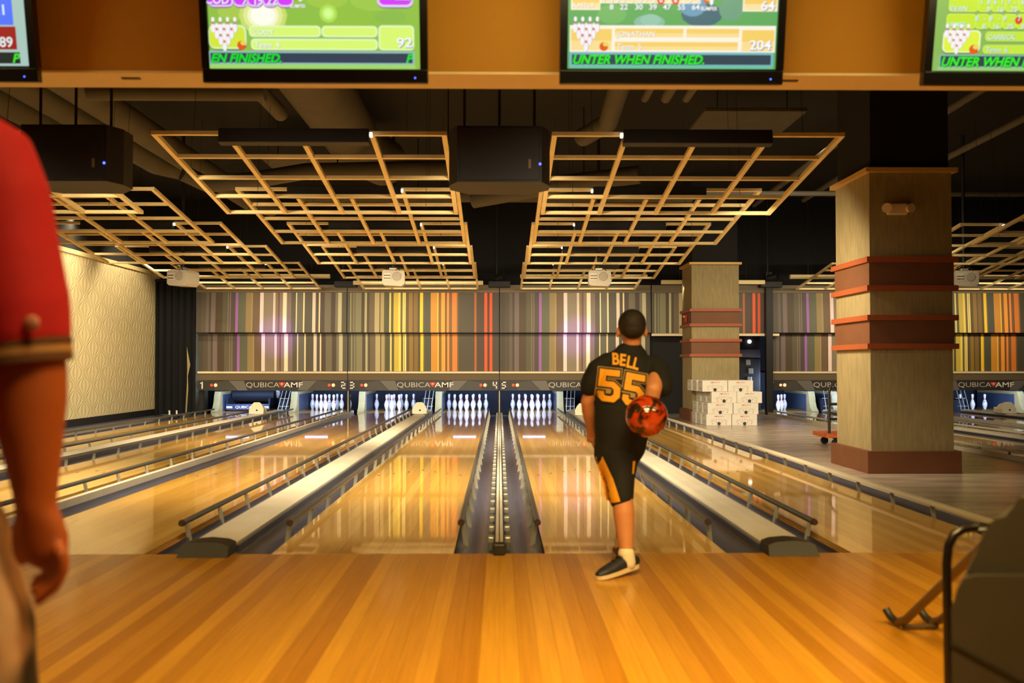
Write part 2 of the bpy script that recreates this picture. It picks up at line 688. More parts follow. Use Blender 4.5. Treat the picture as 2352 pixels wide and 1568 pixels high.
structure(MB().box(-7.8, -7.65, -6, 27, -0.17, 3.08, WALLPAPER).build('wall_left'))
structure(MB().box(-7.8, -7.65, -6, 27, 3.16, 5.0, SOOT).build('wall_left_upper'))
structure(MB().box(-7.82, -7.62, -6, 27, 3.08, 3.16, BEIGEBEAM).build('trim_1'))
structure(MB().box(-7.65, -7.625, 5.0, 22.5, -0.17, 0.12, BLACK).build('baseboard_left'))
structure(MB().box(-7.8, 16, 26.5, 26.7, -0.17, 5.0, SOOT).build('wall_back'))
structure(MB().box(15.8, 16, -6, 26.5, -0.17, 5.0, SOOT).build('wall_right'))
structure(MB().box(-7.8, 16, 5.15, 26.7, 4.85, 5.0, SOOT).build('ceiling'))
structure(MB().box(-7.8, 16, -6, 4.9, 3.0, 3.1, SOFFIT).build('ceiling_seating'))
# bulkhead that carries the screens
m = MB()
m.box(-7.8, 16, 4.90, 5.15, 2.530, 5.0, FASCIA)
bulk = structure(m.build('wall_bulkhead'))
m = MB().box(-7.8, 16, 4.895, 5.155, 2.518, 2.5295, SOFFIT)
m.build('soffit_board', bulk)
for x in (-1.83, 1.45):
    MB().box(x - .045, x + .045, 4.97, 4.995, 2.5125, 2.5175, PLUG).build('slot', bulk)
# header wall over the masks: dark, with cream light troughs
structure(MB().box(-7.65, 15.8, 22.75, 22.85, 2.86, 4.85, SOOT).build('wall_header'))

# ================================================================ lanes
ARROW = [(0, 0.075), (-0.017, 0), (0.017, 0)]
board0 = None
bw = 2 * HALF / 14
for n, cx in LANES.items():
    y0 = FOUL if n <= 6 else 8.5
    t = thing('bowling_lane', 'glossy pale maple lane under the number %s end' % WORD[n], 'lane', (cx, y0, 0), 'maple bowling lanes')
    m = MB().box(cx - HALF, cx + HALF, y0, 25.4, -0.16, -0.0225, BED)
    m.build('lane_bed', t)
    if n <= 6:
        for k in range(14):
            if board0 is None:
                board0 = MB().box(cx - HALF + 0.0003, cx - HALF + bw - 0.0003, y0, 25.4, -0.022, 0, LANE).build('board', t)
            else:
                again(board0, t, (k * bw, 0, 0))
        am = MB()
        for k in range(-3, 4):
            ya = 10.45 - abs(k) * 0.16
            am = MB().add([(cx + k * 0.135 + p[0], ya + p[1], 0.0006) for p in ARROW], [(0, 1, 2)], CARTDARK)
            am.build('arrow', t)
    else:
        MB().box(cx - HALF, cx + HALF, y0, 25.4, -0.022, 0, LANE).build('lane_surface', t)
    # timber stringer and blocks where the lane side is open to view
    for side in (-1, 1):
        if (n, side) in ((3, 1), (6, -1), (2, 1)):
            x = cx + side * HALF
            MB().box(min(x + side * .001, x + side * .022), max(x + side * .001, x + side * .022), y0, 23, -0.06, -0.024, BED).build('stringer', t)
            b0 = None
            for k in range(28):
                yy = y0 + 0.25 + k * 0.6
                if b0 is None:
                    b0 = MB().box(min(x + side * .005, x + side * .04), max(x + side * .005, x + side * .04), yy, yy + .14, -0.165, -0.0605, BED).build('support_block', t)
                else:
                    again(b0, t, (0, k * 0.6, 0))

# ---------------------------------------------------------------- gutters
def gutter(n, side, width=GUT):
    cx = LANES[n]
    if n >= 8:
        width = 0.155
    a = cx + side * (HALF + 0.006)
    if (n, side) in ((3, 1), (6, -1), (2, 1)):
        a += side * 0.05
        width -= 0.05
    b = a + side * width
    y0 = FOUL if n <= 6 else 8.5
    N = 10
    inner = []
    for k in range(N + 1):
        t = math.pi * k / N
        x = (a + b) / 2 - side * math.cos(t) * width / 2
        z = -0.012 - math.sin(t) * 0.075
        inner.append((x, z))
    outer = [(p[0], -0.105) for p in (inner[-1], inner[0])]
    m = MB().prism(inner + outer, 'y', y0, END, GUTTER)
    o = m.build('lane_gutter', None, True)
    tag(o, 'dark grey plastic gutter along the %s side of lane %s' % ('left' if side < 0 else 'right', WORD[n]), 'gutter', 'lane gutters')
    return o


for n in LANES:
    for s in (-1, 1):
        gutter(n, s)

# ---------------------------------------------------------------- capping over the ball returns and between the lanes
def ball_return_cap(x, label):
    w = 0.132
    t = thing('lane_capping', label, 'lane capping', (x, FOUL, 0), 'beige capping between the lanes')
    prof = [(x - w, -0.165), (x - w, 0.045), (x - w * .7, 0.062), (x, 0.068), (x + w * .7, 0.062), (x + w, 0.045), (x + w, -0.165)]
    MB().prism(prof, 'y', FOUL + 0.02, END, CAP).build('capping_board', t)
    e = MB()
    ep = [(x - w - .012, 0.001), (x - w - .004, 0.058), (x - w * .7, 0.074), (x, 0.082), (x + w * .7, 0.074), (x + w + .004, 0.058), (x + w + .012, 0.001)]
    e.prism(ep, 'y', FOUL - 0.12, FOUL + 0.10, RUBBER)
    for i, p in enumerate(e.v):
        if p[1] < FOUL - 0.1 and p[2] > 0.05:
            e.v[i] = (p[0], p[1] + 0.05, p[2])
    e.build('end_block', t, True)
    for s in (-1, 1):
        MB().box(x + s * (w + .0005) if s > 0 else x - w - .018, x + w + .018 if s > 0 else x - w - .0005, FOUL + .12, END, -0.01, 0.03, GUTTER).build('edge_strip', t)
    return t


ball_return_cap(-5.06, 'beige ball return capping between lanes one and two')
ball_return_cap(-1.686, 'wide beige capping with black end block between lanes three and four')
ball_return_cap(1.686, 'wide beige capping with black end block between lanes five and six')
ball_return_cap(7.615, 'beige ball return capping between lanes seven and eight')
ball_return_cap(10.835, 'beige ball return capping between lanes nine and ten')


def divider(x, label):
    t = thing('lane_divider', label, 'lane divider', (x, FOUL, 0), 'narrow dividers between the lanes')
    for s in (-1, 1):
        MB().box(min(x + s * .003, x + s * .023), max(x + s * .003, x + s * .023), FOUL + .01, END, -0.16, 0.05, CAP, ch=0.004).build('divider_strip', t)
    MB().box(x - .0028, x + .0028, FOUL + .01, END, -0.16, 0.040, RUBBER).build('centre_groove', t)
    MB().box(x - .034, x + .034, FOUL - .075, FOUL + .009, 0.001, 0.066, RUBBER, ch=0.008).build('end_plug', t)
    return t


divider(-3.373, 'pale narrow divider rod between lanes two and three')
t = divider(0.0, 'narrow beige centre divider between lanes four and five')
for s_ in (-1, 1):
    c0 = None
    for k in range(40):
        if c0 is None:
            c0 = MB().box(s_ * .052 - .018, s_ * .052 + .018, FOUL + .45, FOUL + .53, -0.02, 0.016, LEG, ch=.005).build('rail_clip', t)
        else:
            again(c0, t, (0, k * .42, 0))
    MB().tube([(s_ * .052, FOUL + .2, -.028), (s_ * .052, END, -.028)], .012, RAIL, 8).build('bumper_tube', t, True)
divider(9.25, 'pale narrow divider rod between lanes eight and nine')
# kerb strips at the outer sides
tag(MB().box(3.36, 3.425, FOUL, 23, -0.16, 0.02, CAP).build('kerb_strip'), 'pale kerb strip where lane six meets the concrete floor', 'kerb')
tag(MB().box(5.905, 5.95, 8.5, 23, -0.16, 0.05, CAP).build('kerb_strip'), 'pale kerb strip between the concrete floor and lane seven', 'kerb')
tag(MB().box(-7.62, -6.75, FOUL, 22.2, -0.165, -0.01, GUTTER).build('ledge_board'), 'dark ledge board along the foot of the patterned wall', 'ledge')


# ---------------------------------------------------------------- bumper rails
RAIL0 = {}


def bumper(n, side, z=0.085, pale=False):
    cx = LANES[n]
    x = cx + side * (HALF + (0.030 if (n, side) in ((3, 1), (6, -1), (2, 1)) else 0.020))
    y0 = 6.46 if n <= 6 else 9.0
    lab = '%s bumper rail on short legs along the %s side of lane %s' % ('pale' if pale else 'raised olive grey' if z > 0.03 else 'lowered grey', 'left' if side < 0 else 'right', WORD[n])
    t = thing('bumper_rail', lab, 'bumper rail', (x, y0, 0), 'bumper rails beside the lanes')
    if pale:
        MB().box(x - .028, x + .028, y0 - .3, 23.0, z - .014, z + .014, RAILPALE, ch=0.005).build('rail_bar', t)
    else:
        MB().tube([(x, y0, z), (x, 23.0, z)], 0.019, RAIL, 10).build('rail_bar', t, True)
        MB().tube([(x, y0 - .022, z), (x, y0 - .001, z)], [0.019, 0.023], PLUG, 12).build('end_plug', t, True)
    if z > 0.03:
        l0 = None
        for k in range(22):
            d = 0.06 + k * 0.755
            if l0 is None:
                xo = x + side * 0.012
                v = [(xo - .015, y0 + d - .005, z - .012), (xo + .015, y0 + d - .005, z - .012), (xo + .015, y0 + d + .005, z - .012), (xo - .015, y0 + d + .005, z - .012)]
                dx = side * (0.03 if (n, side) in ((3, 1), (6, -1), (2, 1)) else 0.02)
                v += [(p[0] + dx, p[1], -0.085) for p in v[:4]]
                f = [(0, 1, 2, 3), (7, 6, 5, 4), (0, 4, 5, 1), (1, 5, 6, 2), (2, 6, 7, 3), (3, 7, 4, 0)]
                l0 = MB().add(v, f, LEG).build('leg', t)
            else:
                again(l0, t, (0, d - 0.06, 0))
    return t


for n in range(1, 7):
    for s in (-1, 1):
        if (n, s) == (3, -1):
            bumper(n, s, -0.02)
        elif (n, s) == (6, 1):
            bumper(n, s, 0.095, True)
        else:
            bumper(n, s)
bumper(7, -1, 0.06, True)
bumper(8, -1, 0.06, True)
bumper(10, -1, 0.06, True)

# ================================================================ pin decks and pins
PROF = [(0.0254, 0), (0.029, 0.008), (0.0385, 0.035), (0.051, 0.075), (0.0575, 0.100), (0.0605, 0.1143), (0.0585, 0.140), (0.0515, 0.175),
        (0.0405, 0.205), (0.030, 0.230), (0.0250, 0.245), (0.0232, 0.254), (0.0228, 0.262), (0.0238, 0.275), (0.0262, 0.295),
        (0.0300, 0.318), (0.0322, 0.337), (0.0310, 0.356), (0.0255, 0.370), (0.015, 0.378), (0.004, 0.381)]


def make_pin():
    t = thing('bowling_pin', '', 'bowling pin', (0, 0, 0), 'white bowling pins')
    MB().lathe(PROF, 0, 0, 0, PINWHITE, 20).build('pin_body', t, True)
    MB().lathe([(0.0312, 0.2325), (0.0285, 0.2415)], 0, 0, 0, PINRED, 20).build('neck_stripe', t, True)
    MB().lathe([(0.0242, 0.258), (0.0252, 0.270)], 0, 0, 0, PINRED, 20).build('neck_stripe', t, True)
    cr = MB()
    a0 = -math.pi / 2 + 0.5
    pts = []
    for (da, z) in ((-.3, .186), (-.12, .192), (.1, .188), (.3, .192), (.2, .172), (.02, .166), (-.2, .174)):
        r = 0.0505 + (0.180 - z) * 0.3
        pts.append((r * math.cos(a0 + da), r * math.sin(a0 + da), z))
    cr.add(pts, [tuple(range(len(pts)))], PINRED)
    cr.build('crown_mark', t)
    return t


PIN = make_pin()
ROWS = {1: (0, 0), 2: (-.1524, .264), 3: (.1524, .264), 4: (-.3048, .528), 5: (0, .528), 6: (.3048, .528), 7: (-.4572, .792), 8: (-.1524, .792), 9: (.1524, .792), 10: (.4572, .792)}
PLACE = {1: 'headpin in front', 2: 'left pin of the second row', 3: 'right pin of the second row', 4: 'left pin of the third row', 5: 'middle pin of the third row',
         6: 'right pin of the third row', 7: 'leftmost pin of the back row', 8: 'second pin from left in the back row', 9: 'third pin from left in the back row', 10: 'rightmost pin of the back row'}
first = True


def pin(n, k, rz=0.0, loc=None, label=None):
    global first
    cx = LANES[n]
    loc = loc or (cx + ROWS[k][0], 24.15 + ROWS[k][1], 0.0)
    label = label or 'white bowling pin, %s on lane %s' % (PLACE[k], WORD[n])
    if first:
        first = False
        PIN.location = loc
        PIN.rotation_euler[2] = rz
        PIN['label'] = label
        return PIN
    return dup(PIN, loc, label, None, rz)


for n in (2, 3, 4, 5):
    for k in range(1, 11):
        if n == 3 and k in (4,):
            continue
        pin(n, k, random.uniform(-2, 1.5))
for k in (1, 3, 6):
    pin(7, k, random.uniform(-2, 1))
pin(8, 4, 2.0)
for k in (4, 5, 6):
    pin(10, k, random.uniform(-2, 1))

# pin deck boards, pit cushion, kickbacks, light tube per lane
tag(NAVY and MB().box(-7.0, 3.4, 25.85, 25.95, -0.16, 0.9, NAVY).build('pit_curtain'), 'dark navy pit curtain behind the pins of lanes one to six', 'curtain')
tag(MB().box(6.0, 12.6, 25.85, 25.95, -0.16, 0.9, NAVY).build('pit_curtain'), 'dark navy pit curtain behind the pins of lanes seven to ten', 'curtain')


def kickback(n, side):
    cx = LANES[n]
    a = cx + side * (HALF + 0.03)
    b = a + side * 0.15
    x0, x1 = min(a, b), max(a, b)
    t = thing('kickback_panel', 'cream edged blue kickback panel on the %s of the lane %s pin deck' % ('left' if side < 0 else 'right', WORD[n]), 'side panel', ((x0 + x1) / 2, 23.3, 0), 'kickback panels beside the pin decks')
    prof = [(23.26, -0.16), (25.6, -0.16), (25.6, 0.47), (23.62, 0.47), (23.56, 0.36), (23.52, 0.22), (23.44, 0.10), (23.30, 0.02)]
    MB().prism(prof, 'x', x0, x1, KICKCREAM).build('panel_frame', t)
    q = [(23.74, 0.02), (25.58, 0.02), (25.58, 0.40), (23.74, 0.40)]
    for s in (-1, 1):
        xa = x1 if s > 0 else x0
        MB().prism(q, 'x', min(xa + s * .001, xa + s * .012), max(xa + s * .001, xa + s * .012), PITBLUE).build('blue_lining', t)
    MB().box(x0 - .01, x1 + .01, 23.66, 25.2, 0.472, 0.50, NAVY, ch=0.006).build('top_bracket', t)
    return t


for (n, s) in ((1, -1), (2, -1), (3, -1), (4, -1), (5, 1), (7, 1), (8, -1), (10, 1)):
    kickback(n, s)


def lift_track(x, label):
    """pale ball lift rails rising beside the kickback"""
    t = thing('ball_lift_track', label, 'ball lift', (x, 23.4, 0), 'ball lift tracks between the pin decks')
    for dx in (-0.09, 0.0, 0.09):
        MB().tube([(x + dx, 23.32, -0.02), (x + dx + .01, 23.36, 0.1), (x + dx + .06, 23.75, 0.62)], 0.009, MACHINE, 8).build('lift_rail', t, True)
    for z, d in ((0.12, .012), (0.3, .03)):
        MB().box(x - .10, x + .13, 23.40 + z * .6, 23.42 + z * .6, z, z + .018, MACHINE).build('cross_bar', t)
    MB().box(x - .125, x + .125, 23.62, 24.6, -0.16, 0.30, NAVY).build('lift_box', t)
    return t


lift_track(-5.04, 'slanted white ball lift rails between lanes one and two')
lift_track(-1.68, 'upright white ball lift rails between lanes three and four')
lift_track(1.64, 'white ball lift rails between lanes five and six')
lift_track(7.70, 'slanted white ball lift rails between lanes seven and eight')
lift_track(10.86, 'slanted white ball lift rails between lanes nine and ten')

for n, cx in LANES.items():
    if n in (6, 9):
        continue
    t = thing('deck_light', 'cool white tube light hidden behind the mask above lane %s pins' % WORD[n], 'light', (cx, 22.95, 0.545), 'pin deck tube lights')
    MB().tube([(cx - .26, 22.95, 0.545), (cx + .26, 22.95, 0.545)], 0.018, TUBE, 8).build('light_tube', t, True)
    MB().box(cx - .46, cx + .46, 22.461, 22.925, 0.568, 0.60, MACHINE).build('fitting', t)
    area('deck_glow', (cx, 23.05, 0.74), (cx, 24.5, 0.14), 0.9, 0.1, 42, (0.50, 0.66, 1.0))

# lane one: sweep board, roller and one pin hanging in the table
t = thing('pin_table', 'dark blue pin setting table and sweep lowered on lane one', 'pinsetter', (-5.954, 23.6, 0))
cx = -5.954
MB().tube([(cx - .5, 24.5, 0.36), (cx + .5, 24.5, 0.36)], 0.15, NAVY, 20).build('cushion_roller', t, True)
MB().box(cx - .52, cx + .52, 23.86, 23.92, 0.03, 0.17, mat('sweep_blue', (40, 52, 92), 0.4), ch=0.008).build('sweep_board', t)
for s in (-1, 1):
    MB().box(cx + s * .5 - .02, cx + s * .5 + .02, 23.9, 24.6, 0.06, 0.30, NAVY).build('sweep_arm', t)
MB().box(cx - .52, cx + .52, 24.2, 25.5, 0.62, 0.70, NAVY).build('table_deck', t)
pr = MB()
v, f = text2d('QUBICA AMF', 0.085, 1.25, 0, 'CENTER')
pr.flat(v, f, (cx + .02, 23.858, 0.07), (1, 0, 0), (0, 0, 1), WHITE)
for s in (-1, 1):
    pr.box(cx + s * .43 - .07, cx + s * .43 + .07, 23.856, 23.859, 0.07, 0.12, SILVER)
o = pr.build('lettering', t)
MB().tube([(-5.497, 24.94, 0.62), (-5.497, 24.94, 0.665)], 0.05, BLACK, 12).build('spotting_cup', t)
pin(1, 10, 0.4, (-5.48, 24.94, 0.278), 'lone pin held above the deck at the right of lane one')

# ivory ball hoods where the balls drop under the capping
def hood(x, y, label):
    t = thing('ball_hood', label, 'ball hood', (x, y, 0.05), 'ivory ball hoods on the capping')
    m = MB()
    w, h, d = 0.15, 0.25, 0.30
    z0 = 0.069
    fr = [(-w, 0), (-w * 1.02, .1), (-w * .72, h * .78), (-w * .38, h), (w * .38, h), (w * .72, h * .78), (w * 1.02, .1), (w, 0)]
    vv = [(x + p[0], y - .05 + p[1] * .25, z0 + p[1] * .96) for p in fr] + [(x + p[0] * .8, y + d, z0 + p[1] * .75) for p in fr]
    ff = [tuple(range(8)), tuple(range(15, 7, -1))] + [((i + 1) % 8, i, 8 + i, 8 + (i + 1) % 8) for i in range(8)]
    m.add(vv, ff, HOOD)
    m.build('hood_shell', t)
    k = MB()
    v, f = disc2d(0, 0, .022, .018, 8)
    k.flat(v, f, (x + .01, y - .052 + .07 * .25, z0 + .075), (1, 0, 0), (0, .25, 1), BLACK)
    k.build('finger_hole', t)
    g = MB().box(x - w * .8, x + w * .8, y + d + .001, y + d + .12, z0, z0 + .12, HOOD, ch=.02)
    g.build('rear_lip', t)
    return t


hood(-5.10, 21.2, 'ivory ball hood on the capping between lanes one and two')
hood(-1.68, 21.2, 'ivory ball hood on the capping between lanes three and four')
hood(1.70, 20.6, 'ivory ball hood on the capping beside the bowler')
hood(10.80, 21.2, 'ivory ball hood on the capping at far right')

# ================================================================ masking units
PURPLE = [(250, 300, (70, 62, 50)), (300, 345, (80, 70, 56)), (345, 375, (98, 88, 78)), (375, 395, (72, 62, 52)), (395, 440, (114, 98, 94)), (440, 510, (74, 60, 38)),
          (510, 560, (90, 82, 62)), (560, 572, (120, 110, 88)), (572, 580, (74, 64, 52)), (580, 592, (118, 106, 88)), (592, 637, (78, 66, 62)), (637, 663, (156, 98, 176)),
          (663, 700, (88, 92, 66)), (700, 740, (92, 92, 72)), (740, 795, (144, 124, 78)), (795, 808, (160, 140, 96)), (808, 880, (108, 86, 58)), (880, 915, (240, 214, 206)),
          (915, 1010, (134, 120, 98)), (1010, 1033, (214, 202, 180)), (1033, 1060, (130, 108, 88)), (1060, 1075, (96, 74, 48)), (1075, 1107, (138, 114, 104)),
          (1107, 1145, (246, 228, 190)), (1145, 1190, (126, 106, 100)), (1190, 1236, (84, 80, 60)), (1236, 1247, (250, 222, 176)), (1247, 1308, (98, 96, 82)),
          (1308, 1323, (246, 216, 166)), (1323, 1400, (80, 76, 60)), (1400, 1432, (224, 206, 184)), (1432, 1463, (76, 72, 58)), (1463, 1478, (236, 210, 164)),
          (1478, 1522, (74, 60, 50)), (1522, 1585, (114, 106, 84)), (1585, 1628, (76, 62, 52)), (1628, 1655, (120, 116, 92)), (1655, 1692, (196, 190, 152)), (1692, 1740, (88, 82, 64))]
ORANGE = [(85, 112, (86, 82, 62)), (112, 125, (150, 146, 112)), (125, 145, (104, 98, 76)), (145, 158, (136, 130, 98)), (158, 165, (90, 82, 62)), (165, 225, (134, 130, 98)),
          (225, 257, (80, 68, 50)), (257, 280, (180, 174, 132)), (280, 305, (84, 72, 50)), (305, 357, (110, 96, 72)), (357, 405, (184, 168, 120)), (405, 415, (84, 74, 48)),
          (415, 450, (172, 156, 106)), (450, 465, (84, 82, 48)), (465, 503, (76, 76, 40)), (503, 520, (232, 210, 122)), (520, 545, (88, 82, 42)), (545, 592, (206, 180, 64)),
          (592, 614, (242, 218, 92)), (614, 636, (112, 90, 40)), (636, 648, (250, 228, 126)), (648, 653, (150, 110, 50)), (653, 666, (250, 230, 126)), (666, 697, (90, 76, 34)),
          (697, 735, (146, 110, 34)), (735, 745, (84, 66, 30)), (745, 785, (126, 98, 38)), (785, 808, (80, 66, 34)), (808, 838, (255, 208, 34)), (838, 850, (112, 92, 40)),
          (850, 915, (74, 74, 58)), (915, 980, (212, 144, 38)), (980, 993, (254, 192, 66)), (993, 1020, (134, 92, 32)), (1020, 1058, (254, 164, 54)), (1058, 1076, (110, 74, 36)),
          (1076, 1098, (250, 146, 58)), (1098, 1128, (124, 88, 46)), (1128, 1176, (230, 130, 44)), (1176, 1190, (124, 92, 52)), (1190, 1350, (76, 68, 48)),
          (1350, 1372, (176, 98, 42)), (1372, 1450, (78, 60, 44)), (1450, 1480, (232, 88, 36)), (1480, 1502, (80, 58, 42)), (1502, 1530, (224, 84, 32)), (1530, 1597, (72, 62, 50))]


def norm(L):
    a, b = L[0][0], L[-1][1]
    return [((p - a) / (b - a), (q - a) / (b - a), c) for (p, q, c) in L]


PURPLE, ORANGE = norm(PURPLE), norm(ORANGE)


def striped(name, x0, x1, y, thick, z0, z1, design, parent, y_top=None):
    """a thick panel whose front carries the printed stripes"""
    yt = y if y_top is None else y_top
    v, f, cols = [], [], []
    for (a, b, c) in design:
        xa, xb = x0 + a * (x1 - x0), x0 + b * (x1 - x0)
        n = len(v)
        v += [(xa, y, z0), (xb, y, z0), (xb, yt, z1), (xa, yt, z1)]
        f.append((n, n + 1, n + 2, n + 3))
        cols.append(c)
    n = len(v)
    v += [(x0, y, z0), (x1, y, z0), (x1, yt, z1), (x0, yt, z1), (x0, y + thick, z0), (x1, y + thick, z0), (x1, yt + thick, z1), (x0, yt + thick, z1)]
    for q in ((0, 4, 5, 1), (3, 2, 6, 7), (0, 3, 7, 4), (1, 5, 6, 2), (4, 7, 6, 5)):
        f.append(tuple(n + i for i in q))
        cols.append((70, 60, 48))
    o = MB().add(v, f, STRIPES).build(name, parent)
    at = o.data.color_attributes.new('print', 'FLOAT_COLOR', 'CORNER')
    k = 0
    for p, c in zip(o.data.polygons, cols):
        for _ in p.vertices:
            at.data[k].color = rgba(c)
            k += 1
    return o


def qubica(pb, x, y, z, s):
    """wide lettering with the red emblem between the two words"""
    v, f = text2d('QUBICA', 0.155 * s, 1.30, 0, 'RIGHT', 0.0)
    pb.flat(v, f, (x + .03 * s, y, z), (1, 0, 0), (0, 0, 1), SILVER)
    v, f = text2d('AMF', 0.155 * s, 1.42, 0, 'LEFT', 0.012)
    pb.flat(v, f, (x + .125 * s, y, z), (1, 0, 0), (0, 0, 1), WHITE)
    c = x + .082 * s
    k = .115 * s / .155
    pb.add([(c - .085 * k, y - .001, z + .145 * k), (c + .085 * k, y - .001, z + .145 * k), (c + .10 * k, y - .001, z + .115 * k), (c, y - .001, z - .0 * k), (c - .10 * k, y - .001, z + .115 * k)], [(0, 4, 3, 2, 1)], REDPRINT)
    v, f = disc2d(c, z + .10 * k, .03 * k, None, 10)
    pb.flat([(a, b) for a, b in v], f, (0, y - .002, 0), (1, 0, 0), (0, 0, 1), HOOD)
    v, f = disc2d(c, z + .10 * k, .016 * k, None, 10)
    pb.flat([(a, b) for a, b in v], f, (0, y - .003, 0), (1, 0, 0), (0, 0, 1), REDPRINT)


SEG = {'a': (0, .83, .62, 1), 'g': (0, .42, .62, .58), 'd': (0, 0, .62, .17), 'f': (0, .5, .17, 1), 'b': (.45, .5, .62, 1), 'e': (0, 0, .17, .5), 'c': (.45, 0, .62, .5),
       'i': (.24, 0, .42, 1), 'h': (.06, .72, .30, .88), 'j': (.28, 0, .45, .45), 'k': (.36, .4, .55, .86)}
DIGIT = {1: 'ih', 2: 'abged', 3: 'abgcd', 4: 'fgbc', 5: 'afgcd', 6: 'afgecd', 7: 'akj', 8: 'abcdefg', 9: 'abcdfg', 10: 'ih'}


def digit(num, x, y, z, h, m):
    """square sign numeral built from straight strokes"""
    for c in DIGIT[num]:
        x0, z0, x1, z1 = SEG[c]
        ax = x + (x0 - .31) * h
        bx = x + (x1 - .31) * h
        m.add([(ax, y, z + z0 * h), (bx, y, z + z0 * h), (bx, y, z + z1 * h), (ax, y, z + z1 * h)], [(0, 1, 2, 3)], WHITE)
    return m


def masking_unit(x0, x1, design, na, nb, label):
    y = 22.4
    t = thing('masking_unit', label, 'masking unit', ((x0 + x1) / 2, y, 0), 'striped masking units over the pin decks')
    a, b = x0 + .008, x1 - .008
    MB().box(a, b, 22.27, 22.36, 2.70, 2.87, MASKGREY).build('top_panel', t)
    striped('upper_panel', a, b, 22.22, 0.03, 1.812, 2.695, design, t, 22.27)
    MB().box(a, b, 22.255, 22.40, 1.795, 1.808, BLACK).build('shadow_gap', t)
    striped('lower_panel', a, b, 22.40, 0.03, 0.955, 1.79, design, t)
    MB().box(a, b, 22.34, 22.43, 0.905, 0.95, MASKRAIL, ch=0.006).build('light_rail', t)
    MB().prism([(22.36, 0.90), (22.43, 0.90), (22.47, 0.755), (22.40, 0.755)], 'x', a, b, MASKGREY).build('lower_valance', t)
    band = MB().box(a, b, 22.40, 22.46, 0.525, 0.75, SIGN).build('sign_band', t)
    yy = 22.398
    c = (x0 + x1) / 2
    g = MB()
    w = x1 - x0
    for s in (-1, 1):
        g.add([(c + s * .56, yy, .53), (c + s * .64, yy, .745), (c + s * .98, yy, .745), (c + s * .77, yy, .53)][::s], [(0, 1, 2, 3)], SIGNLIGHT)
        g.add([(c + s * .79, yy, .53), (c + s * 1.0, yy, .745), (c + s * 1.3, yy, .70), (c + s * 1.3, yy, .56), (c + s * 1.24, yy, .53)][::s], [(0, 1, 2, 3, 4)], SIGNMID)
    g.build('chevron_print', band)
    p = MB()
    qubica(p, c + .12, yy - .001, .60, 1.0)
    o = p.build('logo', band)
    for (num, x, s) in ((na, x0 + .10, 1), (nb, x1 - .10, -1)):
        q = digit(num, x, yy - .001, .565, 0.155, MB())
        q.build('lane_number', band)
        for (dx, rr, mm) in ((.21, .030, REDLED if na != 7 else REDHOT), (.30, .038, REDHOT)):
            d = dx if s > 0 else (.31 if dx == .21 else .22)
            v, f = disc2d(0, 0, rr, None, 14)
            lamp = MB()
            cxl = x + s * d
            lamp.tube([(cxl, yy - .010, .645), (cxl, yy + .001, .645)], [rr * .8, rr], mm, 14)
            lamp.build('red_indicator', band, True)
    return t


EDGE = [-6.746, -3.373, 0.0, 3.373]
masking_unit(-6.70, -3.373, PURPLE, 1, 2, 'grey and purple striped masking unit over lanes one and two')
masking_unit(-3.373, 0.0, ORANGE, 3, 4, 'yellow and orange striped masking unit over lanes three and four')
masking_unit(0.0, 3.373, PURPLE, 5, 6, 'grey and purple striped masking unit behind the bowler, lanes five and six')
masking_unit(5.98, 9.25, PURPLE, 7, 8, 'grey and purple striped masking unit over lanes seven and eight')
masking_unit(9.25, 12.50, ORANGE, 9, 10, 'yellow and orange striped masking unit at far right, lanes nine and ten')
# the loose upper panel over the gap, its rail and the dark wall below
t = thing('upper_mask_panel', 'upper striped panel over the black doorway between lanes six and seven', 'mask panel', (4.68, 22.3, 1.8))
wdt = 3.36
dsg = [(a, b, c) for (a, b, c) in ORANGE if b < 0.45] + [(0.45, 0.5, (80, 70, 55))]
striped('left_stripes', 3.39, 3.39 + wdt * .5, 22.28, .03, 1.80, 2.695, [(a / .5, b / .5, c) for a, b, c in dsg], t)
dsg = [(a, b, c) for (a, b, c) in ORANGE if a > 0.73]
a0 = dsg[0][0]
striped('right_stripes', 3.39 + wdt * .5, 5.96, 22.28, .03, 1.80, 2.695, [((a - a0) / (1 - a0), (b - a0) / (1 - a0), c) for a, b, c in dsg], t)
MB().box(3.39, 5.96, 22.27, 22.36, 2.70, 2.87, MASKGREY).build('top_panel', t)
MB().box(3.38, 6.22, 22.22, 22.30, 1.735, 1.792, MASKRAIL, ch=.006).build('bottom_rail', t)
structure(MB().box(3.38, 5.15, 22.5, 22.56, -0.0, 1.74, mat('doorway_black', (17, 16, 15), 0.8)).build('door_1'))
# machinery glimpsed through the gap
t = thing('pinsetter_machine', 'pinsetter machinery glimpsed in the gap beside the black post', 'pinsetter', (5.75, 23.4, 0))
MB().box(5.45, 6.1, 23.4, 24.6, 0.0, 1.25, BLACK, ch=.02).build('machine_frame', t)
MB().box(5.45, 6.1, 23.38, 24.6, 1.27, 1.46, mat('machine_lilac', (96, 92, 110), 0.4), ch=.01).build('machine_cover', t)
MB().box(5.45, 6.1, 23.45, 24.6, 1.47, 1.78, mat('machine_navy', (44, 44, 66), 0.5)).build('top_cover', t)
MB().tube([(5.85, 23.43, 1.64), (5.85, 23.40, 1.64)], 0.045, WHITELED, 16).build('round_lamp', t, True)
for z, x in ((1.15, 5.80), (0.95, 5.86), (.75, 5.83)):
    MB().box(x - .05, x + .06, 23.36, 23.395, z - .06, z + .07, MACHINE, ch=.01).build('bracket', t)
MB().box(5.8, 6.0, 23.35, 23.395, .3, .42, MACHWHITE, ch=.01).build('lower_bracket', t)
tag(MB().box(5.88, 6.03, 22.05, 22.2, 0.0, 3.15, BLACK, ch=.01).build('mask_post'), 'tall black post at the left end of the lane seven mask', 'post')
